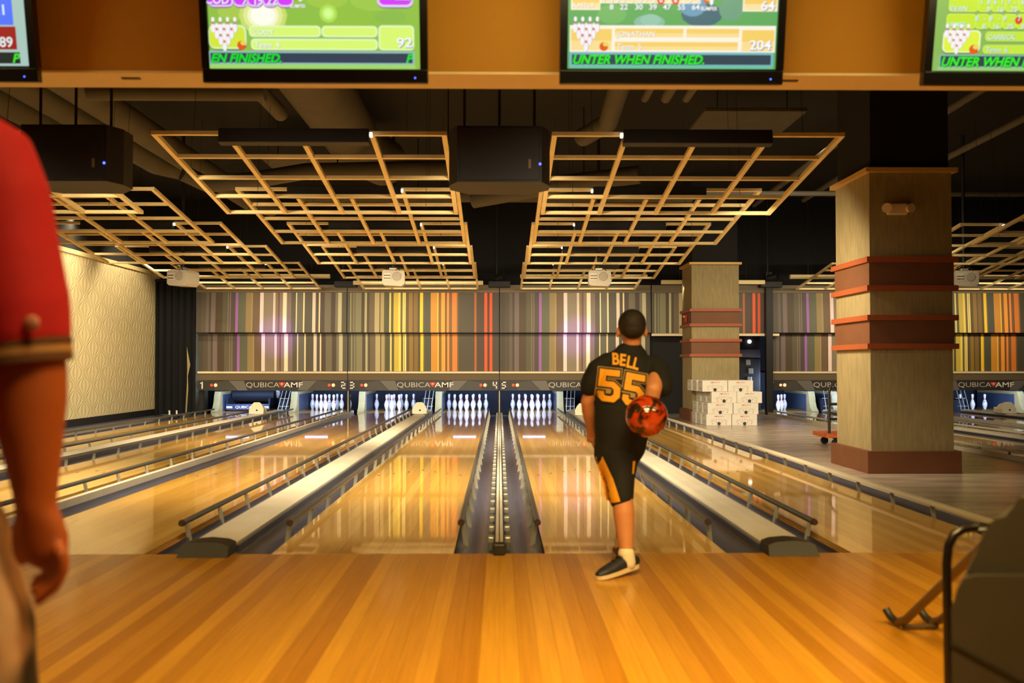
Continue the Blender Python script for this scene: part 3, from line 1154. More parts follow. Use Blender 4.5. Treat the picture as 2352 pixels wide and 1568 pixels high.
for x, lb in ((-3.373, 'slim dark post between lanes two and three'), (0.0, 'slim dark post between lanes four and five with bright edge')):
    t = thing('mask_post', lb, 'post', (x, 22.5, 0), 'slim posts under the masks')
    MB().box(x - .035, x + .035, 22.47, 22.6, 0.052, 0.52, BLACK, ch=.005).build('post_body', t)
    MB().box(x - .009, x + .009, 22.455, 22.469, 0.052, 0.52, LEG).build('edge_strip', t)
tag(MB().box(-6.69, -6.60, 22.45, 22.6, -0.01, 0.52, BLACK, ch=.005).build('mask_post'), 'dark post at the left end of the lane one mask', 'post')
t = thing('gutter_sensor', 'small dark sensor box with white stalks beside lane one', 'sensor', (-6.7, 20.9, 0))
MB().box(-6.86, -6.66, 20.9, 21.05, -0.008, 0.06, BLACK, ch=.008).build('sensor_box', t)
for dx in (-.09, .06):
    MB().tube([(-6.76 + dx, 20.97, .06), (-6.76 + dx, 20.97, .15)], .018, MACHWHITE, 8).build('stalk', t, True)

# black side curtain
t = thing('stage_curtain', 'black floor length curtain between the patterned wall and the masks', 'curtain', (-7.15, 22.3, 0))
m = MB()
N = 60
pts = []
for i in range(N + 1):
    x = -7.62 + 0.89 * i / N
    pts.append((x, 22.35 + 0.05 * math.sin(i * 0.62) + 0.02 * math.sin(i * 1.7)))
v = [(p[0], p[1], z) for z in (0.0, 1.4, 2.95) for p in pts]
f = [(r * (N + 1) + i, r * (N + 1) + i + 1, (r + 1) * (N + 1) + i + 1, (r + 1) * (N + 1) + i) for r in range(2) for i in range(N)]
m.add(v, f, CURTAIN)
m.add([(p[0], p[1] + .012, p[2]) for p in v], [q[::-1] for q in f], CURTAIN)
m.build('curtain_cloth', t, True)
MB().tube([(-7.63, 22.35, 2.97), (-6.715, 22.35, 2.97)], .02, BLACK, 8).build('curtain_rod', t)
MB().add([(-6.92, 22.255, 0.05), (-6.89, 22.255, 0.05), (-6.86, 22.255, .55), (-6.87, 22.255, .85), (-6.82, 22.255, 1.1), (-6.85, 22.255, 1.25), (-6.90, 22.255, 1.5), (-6.885, 22.255, 1.0), (-6.89, 22.255, .7)],
         [tuple(range(9))], KICKCREAM).build('pale_backing', t)
# mask lighting troughs and brackets above the masks
for i, (xa, xb, z, lb) in enumerate(((-5.9, -3.65, 2.86, 'cream light trough above the lanes one and two mask'), (-3.15, -0.35, 2.72, 'cream light trough above the lanes three and four mask'),
                                   (0.45, 3.2, 2.86, 'cream light trough above the lanes five and six mask'), (3.5, 5.75, 2.74, 'cream light trough above the doorway panel'),
                                   (6.3, 9.2, 2.86, 'cream light trough above the lanes seven and eight mask'), (9.6, 12.4, 2.86, 'cream light trough above the far right mask'))):
    t = thing('light_trough', lb, 'light trough', ((xa + xb) / 2, 21.67, z + .1), 'cream light troughs over the masks')
    MB().box(xa, xb, 21.62, 21.72, z + .10, z + .19, BEIGEBEAM, ch=.01).build('trough_body', t)
    for x in (xa + .4, xb - .4):
        MB().tube([(x, 21.67, z + .19), (x, 21.67, 4.85)], .006, BLACK, 6).build('hanger_rod', t)
for x, lb in ((-3.373, 'black bracket above the post between lanes two and three'), (0.0, 'black bracket above the post between lanes four and five'), (5.98, 'black bracket above the tall black post')):
    t = thing('mask_bracket', lb, 'bracket', (x, 21.9, 2.9), 'black brackets over the mask joints')
    MB().box(x - .24, x + .24, 21.95, 22.2, 2.80, 2.93, BLACK, ch=.01).build('bracket_box', t)
    MB().tube([(x - .06, 22.0, 3.0), (x + .1, 21.85, 3.04)], .07, BLACK, 12).build('lamp_head', t, True)
    MB().tube([(x - .06, 22.05, 2.93), (x - .06, 22.05, 4.85)], .02, BLACK, 8).build('hanger', t)

# ================================================================ ceiling grids
W = 2.44


def make_grid(sg):
    t = thing('ceiling_grid', '', 'ceiling grid', (0, 0, 0), 'timber grids hung over the lanes')
    Ld = 2.385
    for k in range(5):
        x = -W / 2 + k * (W / 4)
        MB().box(x - .021, x + .021, 0, Ld, -.018, .018, BATTEN).build('batten', t)
    for k in range(5):
        y = k * (Ld / 4)
        for c in range(4):
            xa, xb = -W / 2 + c * W / 4 + .0215, -W / 2 + (c + 1) * W / 4 - .0215
            MB().box(xa, xb, y - .016 + (.016 if k == 0 else 0) - (.016 if k == 4 else 0), y + .016 + (.016 if k == 0 else 0) - (.016 if k == 4 else 0), -.0165, .0165, BATTEN).build('cross_batten', t)
    f = MB().box(-.65, .60, -.10, -.002, -.118, .004, BLACK, ch=.006).build('lamp_box', t)
    MB().box(-.025 + sg * .626 + (0 if sg > 0 else -.02), -.005 + sg * .626 + (0 if sg > 0 else -.02), -.07, -.03, -.05, -.02, WHITELED).build('lamp_tip', f)
    for x in (-.9, .9):
        for y in (.05, 2.3):
            MB().tube([(x, y, .02), (x, y, 1.55)], .0025, BLACK, 5).build('hanger_wire', t)
    return t


GRID = make_grid(1)
GRIDM = make_grid(-1)
tilt = math.atan2(0.315, 2.36)
GRID.rotation_euler = (-tilt, 0, 0)
GRIDM.rotation_euler = (-tilt, 0, 0)
ORD = ['nearest', 'second nearest', 'middle', 'second farthest', 'farthest']
GX = [(-5.06, 'over lanes one and two', range(5), 1), (-1.686, 'over lanes three and four', range(5), 1), (1.686, 'over lanes five and six', range(5), -1),
      (7.63, 'over lanes seven and eight', range(5), -1), (11.0, 'over lanes nine and ten', range(2, 5), -1)]
g1 = True
for (gx, lb, rng, sg) in GX:
    for k in rng:
        loc = (gx, 8.43 + 2.69 * k, 3.045)
        label = '%s timber ceiling grid in the row %s' % (ORD[k], lb)
        g = GRID if sg > 0 else GRIDM
        if not g['label']:
            g.location = loc
            g['label'] = label
        else:
            dup(g, loc, label)

# ---------------------------------------------------------------- hanging speakers
def speaker(x, label):
    t = thing('hanging_speaker', label, 'speaker', (x, 7.78, 2.73), 'black speakers hung between the grids')
    pts = [(x - .33, 7.78), (x + .33, 7.78), (x + .40, 7.95), (x + .40, 8.15), (x + .25, 8.36), (x - .25, 8.36), (x - .40, 8.15), (x - .40, 7.95)]
    MB().prism(pts, 'z', 2.515, 2.955, mat('speaker_brown', (20, 13, 11), 0.6)).build('cabinet', t)
    MB().box(x - .31, x + .31, 7.768, 7.779, 2.53, 2.94, BLACK, ch=.004).build('grille', t)
    MB().box(x + .225, x + .245, 7.762, 7.767, 2.62, 2.69, mat('badge_gold', (120, 96, 50), 0.5)).build('badge', t)
    MB().ball((x + .315, 7.772, 2.655), .011, .008, .011, BLUELED, 10, 6).build('blue_indicator', t)
    MB().box(x + .385, x + .4015, 8.0, 8.06, 2.75, 2.79, BLACK).build('handle_slot', t)
    for dx in (-.28, .0, .28):
        MB().tube([(x + dx, 8.0, 2.955), (x + dx, 8.0, 4.85)], .012, BLACK, 8).build('hanger', t)
    return t


speaker(0.0, 'black hanging speaker with blue light between the two middle grids')
speaker(-3.373, 'black hanging speaker with blue light above the red shirted arm')

# ---------------------------------------------------------------- projectors
def projector(x, rz, label):
    t = thing('ceiling_projector', label, 'projector', (x, 16.1, 2.37), 'white projectors hung over the lanes')
    m = MB()
    pr = [(-.18, .03), (-.14, 0), (.13, -.012), (.18, .03), (.18, .20), (.165, .235), (-.165, .245), (-.18, .21)]
    m.prism([(x + p[0], 2.37 + p[1]) for p in pr], 'y', 16.1, 16.46, PLASTIC)
    m.build('projector_body', t)
    g = MB()
    v, f = disc2d(x + .055, 2.515, .075, .065, 18)
    g.tube([(x + .055, 16.085, 2.515), (x + .055, 16.099, 2.515)], [.066, .072], GRILLE, 18)
    g.build('fan_grille', t, True)
    s = MB().box(x - .155, x - .045, 16.092, 16.099, 2.455, 2.565, mat('port_panel', (196, 188, 172), .5))
    port = s.build('port_panel', t)
    for i in range(4):
        for j in range(2):
            MB().box(x - .148 + i * .026, x - .130 + i * .026, 16.086, 16.0915, 2.475 + j * .045, 2.49 + j * .045, BLACK).build('socket', port)
    MB().tube([(x - .12, 16.46, 2.49), (x - .12, 16.50, 2.49)], .05, BLACK, 14).build('lens', t, True)
    MB().box(x - .07, x + .05, 16.2, 16.36, 2.62, 2.665, LEG, ch=.01).build('mount_plate', t)
    MB().tube([(x - .01, 16.28, 2.665), (x - .01, 16.28, 4.85)], .028, BLACK, 10).build('drop_pole', t)
    w = MB().tube([(x - .1, 16.12, 2.60), (x - .14, 16.15, 2.68), (x - .03, 16.22, 2.72), (x + .06, 16.13, 2.66), (x + .12, 16.12, 2.59)], .007, BLACK, 6)
    w.build('cable', t, True)
    t.rotation_euler[2] = rz
    return t


projector(-5.16, R(-16), 'white ceiling projector turned beside the patterned wall')
projector(-1.70, R(4), 'white ceiling projector over lanes three and four')
projector(1.615, R(-3), 'white ceiling projector above the bowler, lanes five and six')
projector(7.55, R(-14), 'white ceiling projector at right of the large column')

# ---------------------------------------------------------------- ducts and pipes under the black ceiling
def duct(pts, r, label, mm=DUCT, grp='grey ducts under the black ceiling', cat='duct', name='air_duct', straps=True):
    t = thing(name, label, cat, pts[0], grp)
    MB().tube(pts, r, mm, 18).build('duct_body' if name == 'air_duct' else 'pipe_body', t, True)
    if straps:
        for i in range(len(pts) - 1):
            a, b = Vector(pts[i]), Vector(pts[i + 1])
            if (b - a).length < 1.0:
                continue
            p = a.lerp(b, .3)
            MB().tube([(p.x, p.y, p.z + r * .9), (p.x, p.y, 4.85)], .01, BLACK, 6).build('hanger', t)
    return t


duct([(-4.35, 5.3, 3.95), (-4.35, 17.5, 3.95), (-4.15, 18.3, 3.97)], .17, 'inner grey duct of three running along the left ceiling')
duct([(-4.95, 5.3, 4.0), (-4.95, 14.5, 4.0), (-4.8, 15.2, 4.05)], .16, 'middle grey duct of three running along the left ceiling')
duct([(-5.55, 5.3, 4.05), (-5.55, 13.2, 4.05)], .17, 'outer grey duct of three running along the left ceiling')
duct([(-2.05, 5.3, 4.25), (-2.05, 14.6, 4.25), (-1.8, 15.6, 4.25)], .37, 'fat grey duct running above the lanes three and four grid')
duct([(-2.75, 5.3, 4.1), (-2.62, 12.0, 4.1)], .09, 'thin pipe beside the fat grey duct')
duct([(-4.16, 13.2, 3.62), (-3.9, 13.4, 3.50), (-3.3, 13.5, 3.58), (-2.6, 13.5, 3.70), (-1.2, 13.5, 3.73), (.5, 13.4, 3.73)], .11, 'curved grey duct crossing above the lanes three and four grid')
duct([(-3.85, 9.4, 3.66), (-3.0, 9.4, 3.66), (-2.2, 9.4, 3.66)], .09, 'cross duct close behind the bulkhead at left')
duct([(-3.3, 16.6, 3.9), (3.2, 16.6, 3.9)], .11, 'long cross duct at mid depth above the middle grids')
duct([(-.4, 15.2, 3.6), (.9, 14.7, 3.75), (2.0, 14.2, 3.8)], .13, 'bent pale duct between the two middle grid rows')
duct([(1.2, 7.5, 4.2), (1.35, 12.4, 4.1), (1.1, 13.2, 4.1)], .12, 'grey duct running above the lanes five and six grid')
for i, (x, r) in enumerate(((1.75, .05), (2.0, .06), (2.25, .05))):
    duct([(x, 5.3, 4.35), (x, 12.0, 4.3)], r, '%s of three thin pipes above the lanes five and six grid' % ('left', 'middle', 'right')[i], PIPE, 'thin pipes under the ceiling', 'pipe', 'ceiling_pipe')
for i, (x, z) in enumerate(((4.6, 4.3), (5.6, 4.4), (6.6, 4.3))):
    duct([(x, 7.0, z), (x + .5, 20.0, z)], .05, '%s pipe running along the dark ceiling beside the large column' % ('left', 'middle', 'right')[i], PIPE, 'pipes over the columns', 'pipe', 'ceiling_pipe')
duct([(3.0, 17.5, 4.1), (14.0, 17.5, 4.1)], .045, 'long cross pipe over the two columns', PIPE, None, 'pipe', 'ceiling_pipe')
for (x0, x1, y0, y1, z, lb) in ((-.55, .95, 9.3, 10.7, 4.35, 'grey acoustic panel above the middle speaker'), (3.0, 4.6, 9.6, 11.0, 4.35, 'grey acoustic panel above the right end of the near grid'), (-3.6, -2.4, 15.2, 16.2, 4.2, 'small grey acoustic panel among the far left grids'), (2.6, 3.9, 12.6, 13.8, 4.3, 'grey acoustic panel above the second grid at right')):
    t = thing('acoustic_panel', lb, 'ceiling panel', ((x0 + x1) / 2, (y0 + y1) / 2, z), 'grey panels hung under the ceiling')
    MB().box(x0, x1, y0, y1, z, z + .05, DUCT, ch=.01).build('panel_board', t)
    for x in (x0 + .2, x1 - .2):
        MB().tube([(x, y0 + .2, z + .05), (x, y0 + .2, 4.85)], .006, BLACK, 6).build('hanger_wire', t)
t = thing('pipe_support', 'black strut bracket under the left ceiling ducts', 'bracket', (-4.4, 9.0, 3.7))
MB().box(-5.8, -4.0, 9.0, 9.05, 3.73, 3.775, BLACK).build('strut_bar', t)
for x in (-5.75, -4.05):
    MB().tube([(x, 9.03, 3.62), (x, 9.03, 4.85)], .008, BLACK, 6).build('threaded_rod', t)

# ================================================================ columns
def column(x0, x1, y0, y1, label, batter):
    t = thing('structural_column', label, 'column', ((x0 + x1) / 2, y0, 0), 'square columns on the concrete floor')

    def ring(z, g):
        k = batter * z / 3.0
        return [(x0 - g - k * .35, y0 - g + k, z), (x1 + g - k, y0 - g + k, z), (x1 + g - k, y1 + g, z), (x0 - g, y1 + g, z)]

    def slab(name, za, zb, g, mm):
        v = ring(za, g) + ring(zb, g)
        f = [(3, 2, 1, 0), (4, 5, 6, 7)] + [(i, (i + 1) % 4, 4 + (i + 1) % 4, 4 + i) for i in range(4)]
        return MB().add(v, f, mm).build(name, t)
    slab('plinth', 0.0, .225, .055, COLBASE)
    slab('shaft', .2255, 1.255, 0, COLPAINT)
    slab('trim_band', 1.2555, 1.31, .045, COLTRIM)
    slab('brown_band', 1.3105, 1.545, .012, COLBAND)
    slab('trim_band', 1.5455, 1.60, .045, COLTRIM)
    slab('shaft', 1.6005, 1.845, 0, COLPAINT)
    slab('trim_band', 1.8455, 1.90, .045, COLTRIM)
    slab('brown_band', 1.9005, 2.135, .012, COLBAND)
    slab('trim_band', 2.1355, 2.19, .045, COLTRIM)
    slab('shaft', 2.1905, 3.05, 0, COLPAINT)
    slab('crown', 3.0505, 3.095, .05, COLCROWN)
    slab('upper_shaft', 3.0955, 4.85, -.02, SOOT)
    return t


column(3.76, 4.60, 10.13, 11.15, 'large near brown banded column with an emergency light', 0.0)
column(3.745, 4.67, 19.5, 20.5, 'smaller far brown banded column behind the stacked cartons', 0.0)
t = thing('emergency_light', 'cream twin head emergency light high on the large column', 'emergency light', (4.03, 10.1, 2.66))
MB().box(3.93, 4.13, 10.07, 10.1285, 2.615, 2.73, EMLIGHT, ch=.012).build('battery_case', t)
for s in (-1, 1):
    x = 4.03 + s * .115
    MB().tube([(x + s * .01, 10.04, 2.675), (x - s * .012, 10.10, 2.68)], [.05, .035], EMLIGHT, 12).build('lamp_head', t, True)
t = thing('fire_strobe', 'small red and white fire strobe on the far column', 'fire alarm', (3.72, 20.0, 2.0))
MB().box(3.70, 3.7325, 19.9, 20.05, 1.94, 2.09, REDPRINT, ch=.008).build('strobe_case', t)
MB().box(3.66, 3.6995, 19.93, 20.02, 2.04, 2.075, MACHWHITE, ch=.008).build('strobe_lens', t)

# ================================================================ cartons
BW, BH, BD = 0.455, 0.203, 0.40


def make_carton():
    t = thing('pin_carton', '', 'carton', (0, 0, 0), 'white pin cartons stacked by the far column')
    m = MB().box(-BW / 2, BW / 2, 0, BD, 0, BH, CARTON, ch=.006)
    body = m.build('carton_body', t)
    p = MB()
    y = -.0012
    v, f = text2d('AMFLITE II', .034, 1.15, 0, 'CENTER', .004)
    p.flat(v, f, (0, y, BH - .048), (1, 0, 0), (0, 0, 1), CARTRED)
    v, f = text2d('FOR BOWLING', .02, 1.3, 0, 'CENTER')
    for k in range(9):
        a = math.pi * (.14 + .72 * k / 8)
        cx, cz = math.cos(a) * .15, .05 + math.sin(a) * .055
        for (dx, dz, r1, r2) in ((0, 0, .013, .017), (0, .022, .007, .010)):
            v, f = disc2d(cx + dx, cz + dz, r1, r2, 10)
            p.flat(v, f, (0, y, 0), (1, 0, 0), (0, 0, 1), CARTGREY)
            v, f = disc2d(cx + dx, cz + dz, r1 * .72, r2 * .76, 10)
            p.flat(v, f, (0, y - .0006, 0), (1, 0, 0), (0, 0, 1), CARTON)
    for (dx, dz) in ((-.12, .035), (.125, .035), (.05, .06), (-.05, .065)):
        v, f = disc2d(dx, dz, .012, .006, 6)
        p.flat(v, f, (0, y - .001, 0), (1, 0, 0), (0, 0, 1), CARTRED)
    v, f = disc2d(.0, .036, .031, .031, 18)
    p.flat(v, f, (0, y - .0012, 0), (1, 0, 0), (0, 0, 1), CARTDARK)
    p.build('front_print', t)
    q = MB()
    x = -BW / 2 - .0012
    v, f = text2d('AMFLITE II', .03, .75, 0, 'CENTER', .004)
    q.flat(v, f, (x, BD * .55, BH - .045), (0, -1, 0), (0, 0, 1), CARTRED)
    v, f = text2d('10', .04, 1, 0, 'CENTER')
    q.flat(v, f, (x, BD * .25, .03), (0, -1, 0), (0, 0, 1), CARTDARK)
    for k in range(3):
        v, f = disc2d(-BD * .35 - k * .06, .06, .014, .022, 8)
        q.flat(v, f, (x, 0, 0), (0, -1, 0), (0, 0, 1), CARTGREY)
    q.build('side_print', t)
    return t


CT = make_carton()
TIER = ['bottom', 'second from bottom', 'second from top', 'top']
XO = {'left': [3.735, 3.76, 3.83, 3.665], 'right': [4.20, 4.225, 4.29, 4.13]}
c1 = True
for ti in range(4):
    for side in ('left', 'right'):
        for d in range(3 if side == 'left' else 2):
            x = XO[side][ti] + BW / 2 + (0 if d == 0 else -.015 * d + random.uniform(-.012, .0))
            if side == 'right' and d == 1:
                x += .03
            loc = (x, 18.1 + d * (BD + .015) + random.uniform(0, .008), ti * (BH + .0005))
            label = 'white printed carton, %s tier, %s stack%s' % (TIER[ti], side, ', at the front' if d == 0 else ', behind the front one' if d == 1 else ', rearmost by the column')
            rz = R(random.uniform(-.6, .6))
            if c1:
                c1 = False
                CT.location = loc
                CT['label'] = label
                CT.rotation_euler[2] = 0
            else:
                dup(CT, loc, label, None, rz)

# ================================================================ platform cart
t = thing('platform_cart', 'platform cart with orange deck half hidden by the large column', 'cart', (4.9, 13.6, 0))
X0, X1 = 4.36, 5.35
MB().box(X0, X1, 13.35, 13.95, .12, .18, CARTWOOD, ch=.008).build('deck', t)
fr = [(X0 + .05, 13.40, .18), (X0 + .05, 13.40, .72), (X0 + .07, 13.40, .80), (X0 + .12, 13.40, .86), (X0 + .2, 13.40, .885), (X0 + .6, 13.40, .885), (X0 + .68, 13.40, .82), (X0 + .7, 13.40, .7), (X0 + .7, 13.40, .18)]
MB().tube(fr, .019, CARTFRAME, 10).build('push_handle', t, True)
for z in (.37, .57):
    MB().box(X0 + .07, X0 + .68, 13.385, 13.415, z - .018, z + .018, CARTFRAME).build('cross_bar', t)
for x in (X0 + .14, X1 - .14):
    for y in (13.42, 13.88):
        MB().tube([(x, y - .018, .0505), (x, y + .018, .0505)], .05, RUBBER, 16).build('caster', t, True)
        MB().box(x - .03, x + .03, y - .03, y + .03, .102, .119, CARTFRAME).build('caster_plate', t)

# ================================================================ score screens
def tv(x, label, content):
    t = thing('score_screen', label, 'screen', (x, 4.72, 2.421), 'score screens on the bulkhead')
    W2, H = .53, .64
    fr = MB()
    fr.box(-W2, W2, 0, .055, 0, .066, TVBLACK, ch=.006)
    a = fr.build('bezel')
    b = MB().box(-W2, W2, 0, .055, H - .045, H, TVBLACK, ch=.006).build('bezel')
    c = MB().box(-W2, -W2 + .036, .001, .054, .0665, H - .0455, TVBLACK).build('bezel')
    d = MB().box(W2 - .036, W2, .001, .054, .0665, H - .0455, TVBLACK).build('bezel')
    e = MB().box(-W2 + .0365, W2 - .0365, .016, .054, .0665, H - .0455, TVBLACK).build('back_panel')
    s = MB()
    content(s)
    scr = s.build('screen_picture')
    l = MB().ball((W2 - .06, -.002, .026), .004, .003, .004, BLUELED, 8, 6).build('power_light')
    mo = MB().box(-.18, .18, .056, .12, .15, .45, BLACK).build('wall_bracket')
    for q in (a, b, c, d, e, scr, l, mo):
        q.parent = t
    t.rotation_euler = (R(12), 0, 0)
    return t


def scr_rect(s, k, x0, x1, z0, z1, col, layer, k_em=1.0):
    y = .0155 - layer * .0008
    s.add([(x0, y, z0), (x1, y, z0), (x1, y, z1), (x0, y, z1)], [(0, 1, 2, 3)], screen_mat(col, k_em))


def rrect(x0, x1, z0, z1, r, n=4):
    pts = []
    for (cx, cz, a0) in ((x1 - r, z1 - r, 0), (x0 + r, z1 - r, 90), (x0 + r, z0 + r, 180), (x1 - r, z0 + r, 270)):
        for i in range(n + 1):
            a = R(a0 + 90 * i / n)
            pts.append((cx + r * math.cos(a), cz + r * math.sin(a)))
    return pts, [tuple(range(len(pts)))]


class Scr:
    """draws on a screen from picture measurements: u to the right of the frame's middle, w up from its lower edge"""
    def __init__(self, s, cx, cy, sc):
        self.s, self.cx, self.cy, self.sc = s, cx, cy, sc
        self.L = 0

    def xz(self, px, py):
        return ((px - self.cx) * self.sc, (self.cy - py) * self.sc / math.cos(R(12)))

    def poly(self, pts, f, col, k=1.0):
        self.L += 1
        y = .0155 - self.L * .00012
        self.s.add([(p[0], y, p[1]) for p in pts], f, screen_mat(col, k))

    def rect(self, x0, y0, x1, y1, col, r=0, k=1.0):
        a, b = self.xz(x0, y1), self.xz(x1, y0)
        x_, X_ = max(-.493, min(.493, a[0])), max(-.493, min(.493, b[0]))
        z_, Z_ = max(.067, min(.594, a[1])), max(.067, min(.594, b[1]))
        if r:
            p, f = rrect(x_, X_, z_, Z_, min(r * self.sc, (X_ - x_) * .49, (Z_ - z_) * .49))
        else:
            p, f = [(x_, z_), (X_, z_), (X_, Z_), (x_, Z_)], [(0, 1, 2, 3)]
        self.poly(p, f, col, k)

    def disc(self, px, py, r, ry, col, k=1.0):
        a = self.xz(px, py)
        p, f = disc2d(a[0], a[1], r * self.sc, ry * self.sc, 14)
        self.poly(p, f, col, k)

    def text(self, s_, px, py, h, col, wide=1.0, shear=0.0, bold=0.01, align='LEFT', k=1.0, shadow=None):
        """px, py: left end of the base line; h: cap height"""
        v, f = text2d(s_, h * self.sc / .72, wide, shear, align, bold)
        a = self.xz(px, py)
        if shadow:
            self.poly([(p[0] + a[0] + h * .07 * self.sc, p[1] + a[1] - h * .07 * self.sc) for p in v], f, shadow, k)
        self.poly([(p[0] + a[0], p[1] + a[1]) for p in v], f, col, k)

    def pins(self, px, py, w, h):
        """rack of ten little pins, front pin lowest"""
        for row in (3, 2, 1, 0):
            for i in range(row + 1):
                x = px + (i - row / 2) * w / 3.6
                y = py - row * h * .185
                self.disc(x + 2, y - h * .10, w * .088, h * .155, (120, 90, 100))
                self.disc(x, y - h * .10, w * .085, h * .15, (246, 242, 246))
                self.disc(x, y - h * .26, w * .042, h * .06, (206, 90, 110))
                self.disc(x, y - h * .35, w * .058, h * .075, (250, 246, 250))

    def mini_ball(self, px, py, r):
        self.disc(px, py, r, r, (226, 92, 30))
        self.disc(px + r * .45, py - r * .5, r * .7, r * .5, (236, 214, 96))


def content_a(s):
    d = Scr(s, 1172, 822, 1.06 / 2155)
    d.rect(60, -400, 2300, 690, (146, 194, 74))
    for (x, y, r, c) in ((1480, 200, 260, (150, 196, 70)), (1750, 60, 240, (160, 204, 80)), (420, 180, 160, (170, 204, 82)), (1300, 60, 200, (164, 202, 76)), (1900, 220, 150, (142, 190, 78))):
        d.disc(x, y, r, r * .45, c)
    for (r, c) in ((230, (200, 222, 110)), (190, (226, 236, 150)), (150, (246, 248, 200)), (115, (255, 255, 240))):
        d.disc(690, 210, r, r * .8, c)
    for (r, c) in ((85, (176, 222, 90)), (58, (198, 246, 120)), (34, (214, 255, 150))):
        d.disc(1310, 190, r, r, c)
    for (x0, x1) in ((140, 420), (410, 560), (545, 700), (690, 840), (825, 985)):
        d.rect(x0, -160, x1, 145, (110, 60, 140), 60)
        d.rect(x0, -160, x1, 136, (232, 206, 246), 56)
        d.rect(x0 + 12, -160, x1 - 10, 118, (214, 64, 250), 44)
    d.text('CODY', 150, 108, 78, (244, 240, 255), .92, 0, .02, shadow=(90, 60, 150))
    d.text('7', 495, 116, 76, (244, 240, 255), .9, .25, .02, shadow=(90, 60, 150))
    d.text('15', 600, 116, 76, (244, 240, 255), .9, 0, .02, shadow=(90, 60, 150))
    d.text('22', 728, 116, 76, (244, 240, 255), 1.0, 0, .02, shadow=(90, 60, 150))
    d.mini_ball(1005, 50, 26)
    d.disc(1050, 45, 24, 42, (240, 236, 240))
    d.text('BUMPER', 950, 142, 34, (250, 250, 250), .85, 0, .015, shadow=(40, 50, 30))
    d.rect(1776, -200, 2118, 142, (100, 60, 130), 60)
    d.rect(1776, -200, 2118, 134, (226, 210, 244), 58)
    d.rect(1795, -200, 2100, 112, (214, 66, 246), 46)
    d.text('22', 1945, 66, 84, (246, 242, 255), 1.35, 0, .02, shadow=(80, 60, 140))
    d.rect(155, 296, 530, 524, (70, 80, 50), 60)
    d.rect(158, 296, 528, 514, (214, 246, 190), 58)
    d.rect(176, 314, 512, 498, (214, 232, 62), 46)
    d.pins(320, 520, 250, 300)
    d.mini_ball(480, 480, 42)
    for (x0, y0, x1, y1) in ((556, 302, 1238, 406), (1244, 302, 1776, 406), (570, 418, 1776, 522), (1784, 296, 2124, 522)):
        d.rect(x0, y0, x1, y1 + 6, (110, 150, 70), 40)
        d.rect(x0, y0, x1, y1, (226, 250, 186), 38)
        d.rect(x0 + 16, y0 + 16, x1 - 16, y1 - 14, (218, 248, 116), 26)
    d.text('CODY', 590, 384, 48, (240, 246, 244), 1.05, 0, .012, shadow=(150, 180, 120))
    d.text('Team  4', 605, 500, 54, (240, 246, 244), .95, 0, .012, shadow=(150, 180, 120))
    d.text('92', 1955, 492, 88, (246, 248, 250), 1.25, 0, .02, shadow=(90, 110, 130))
    d.rect(162, 532, 2124, 650, (150, 190, 190))
    d.rect(180, 548, 2106, 636, (52, 66, 84))
    d.text('EN FINISHED.', 180, 632, 80, (24, 226, 52), 1.02, .28, .03, shadow=(10, 70, 30))
    d.text('P', 2040, 632, 80, (24, 226, 52), 1.02, .28, .03)
    d.rect(162, 652, 2130, 690, (160, 216, 110))


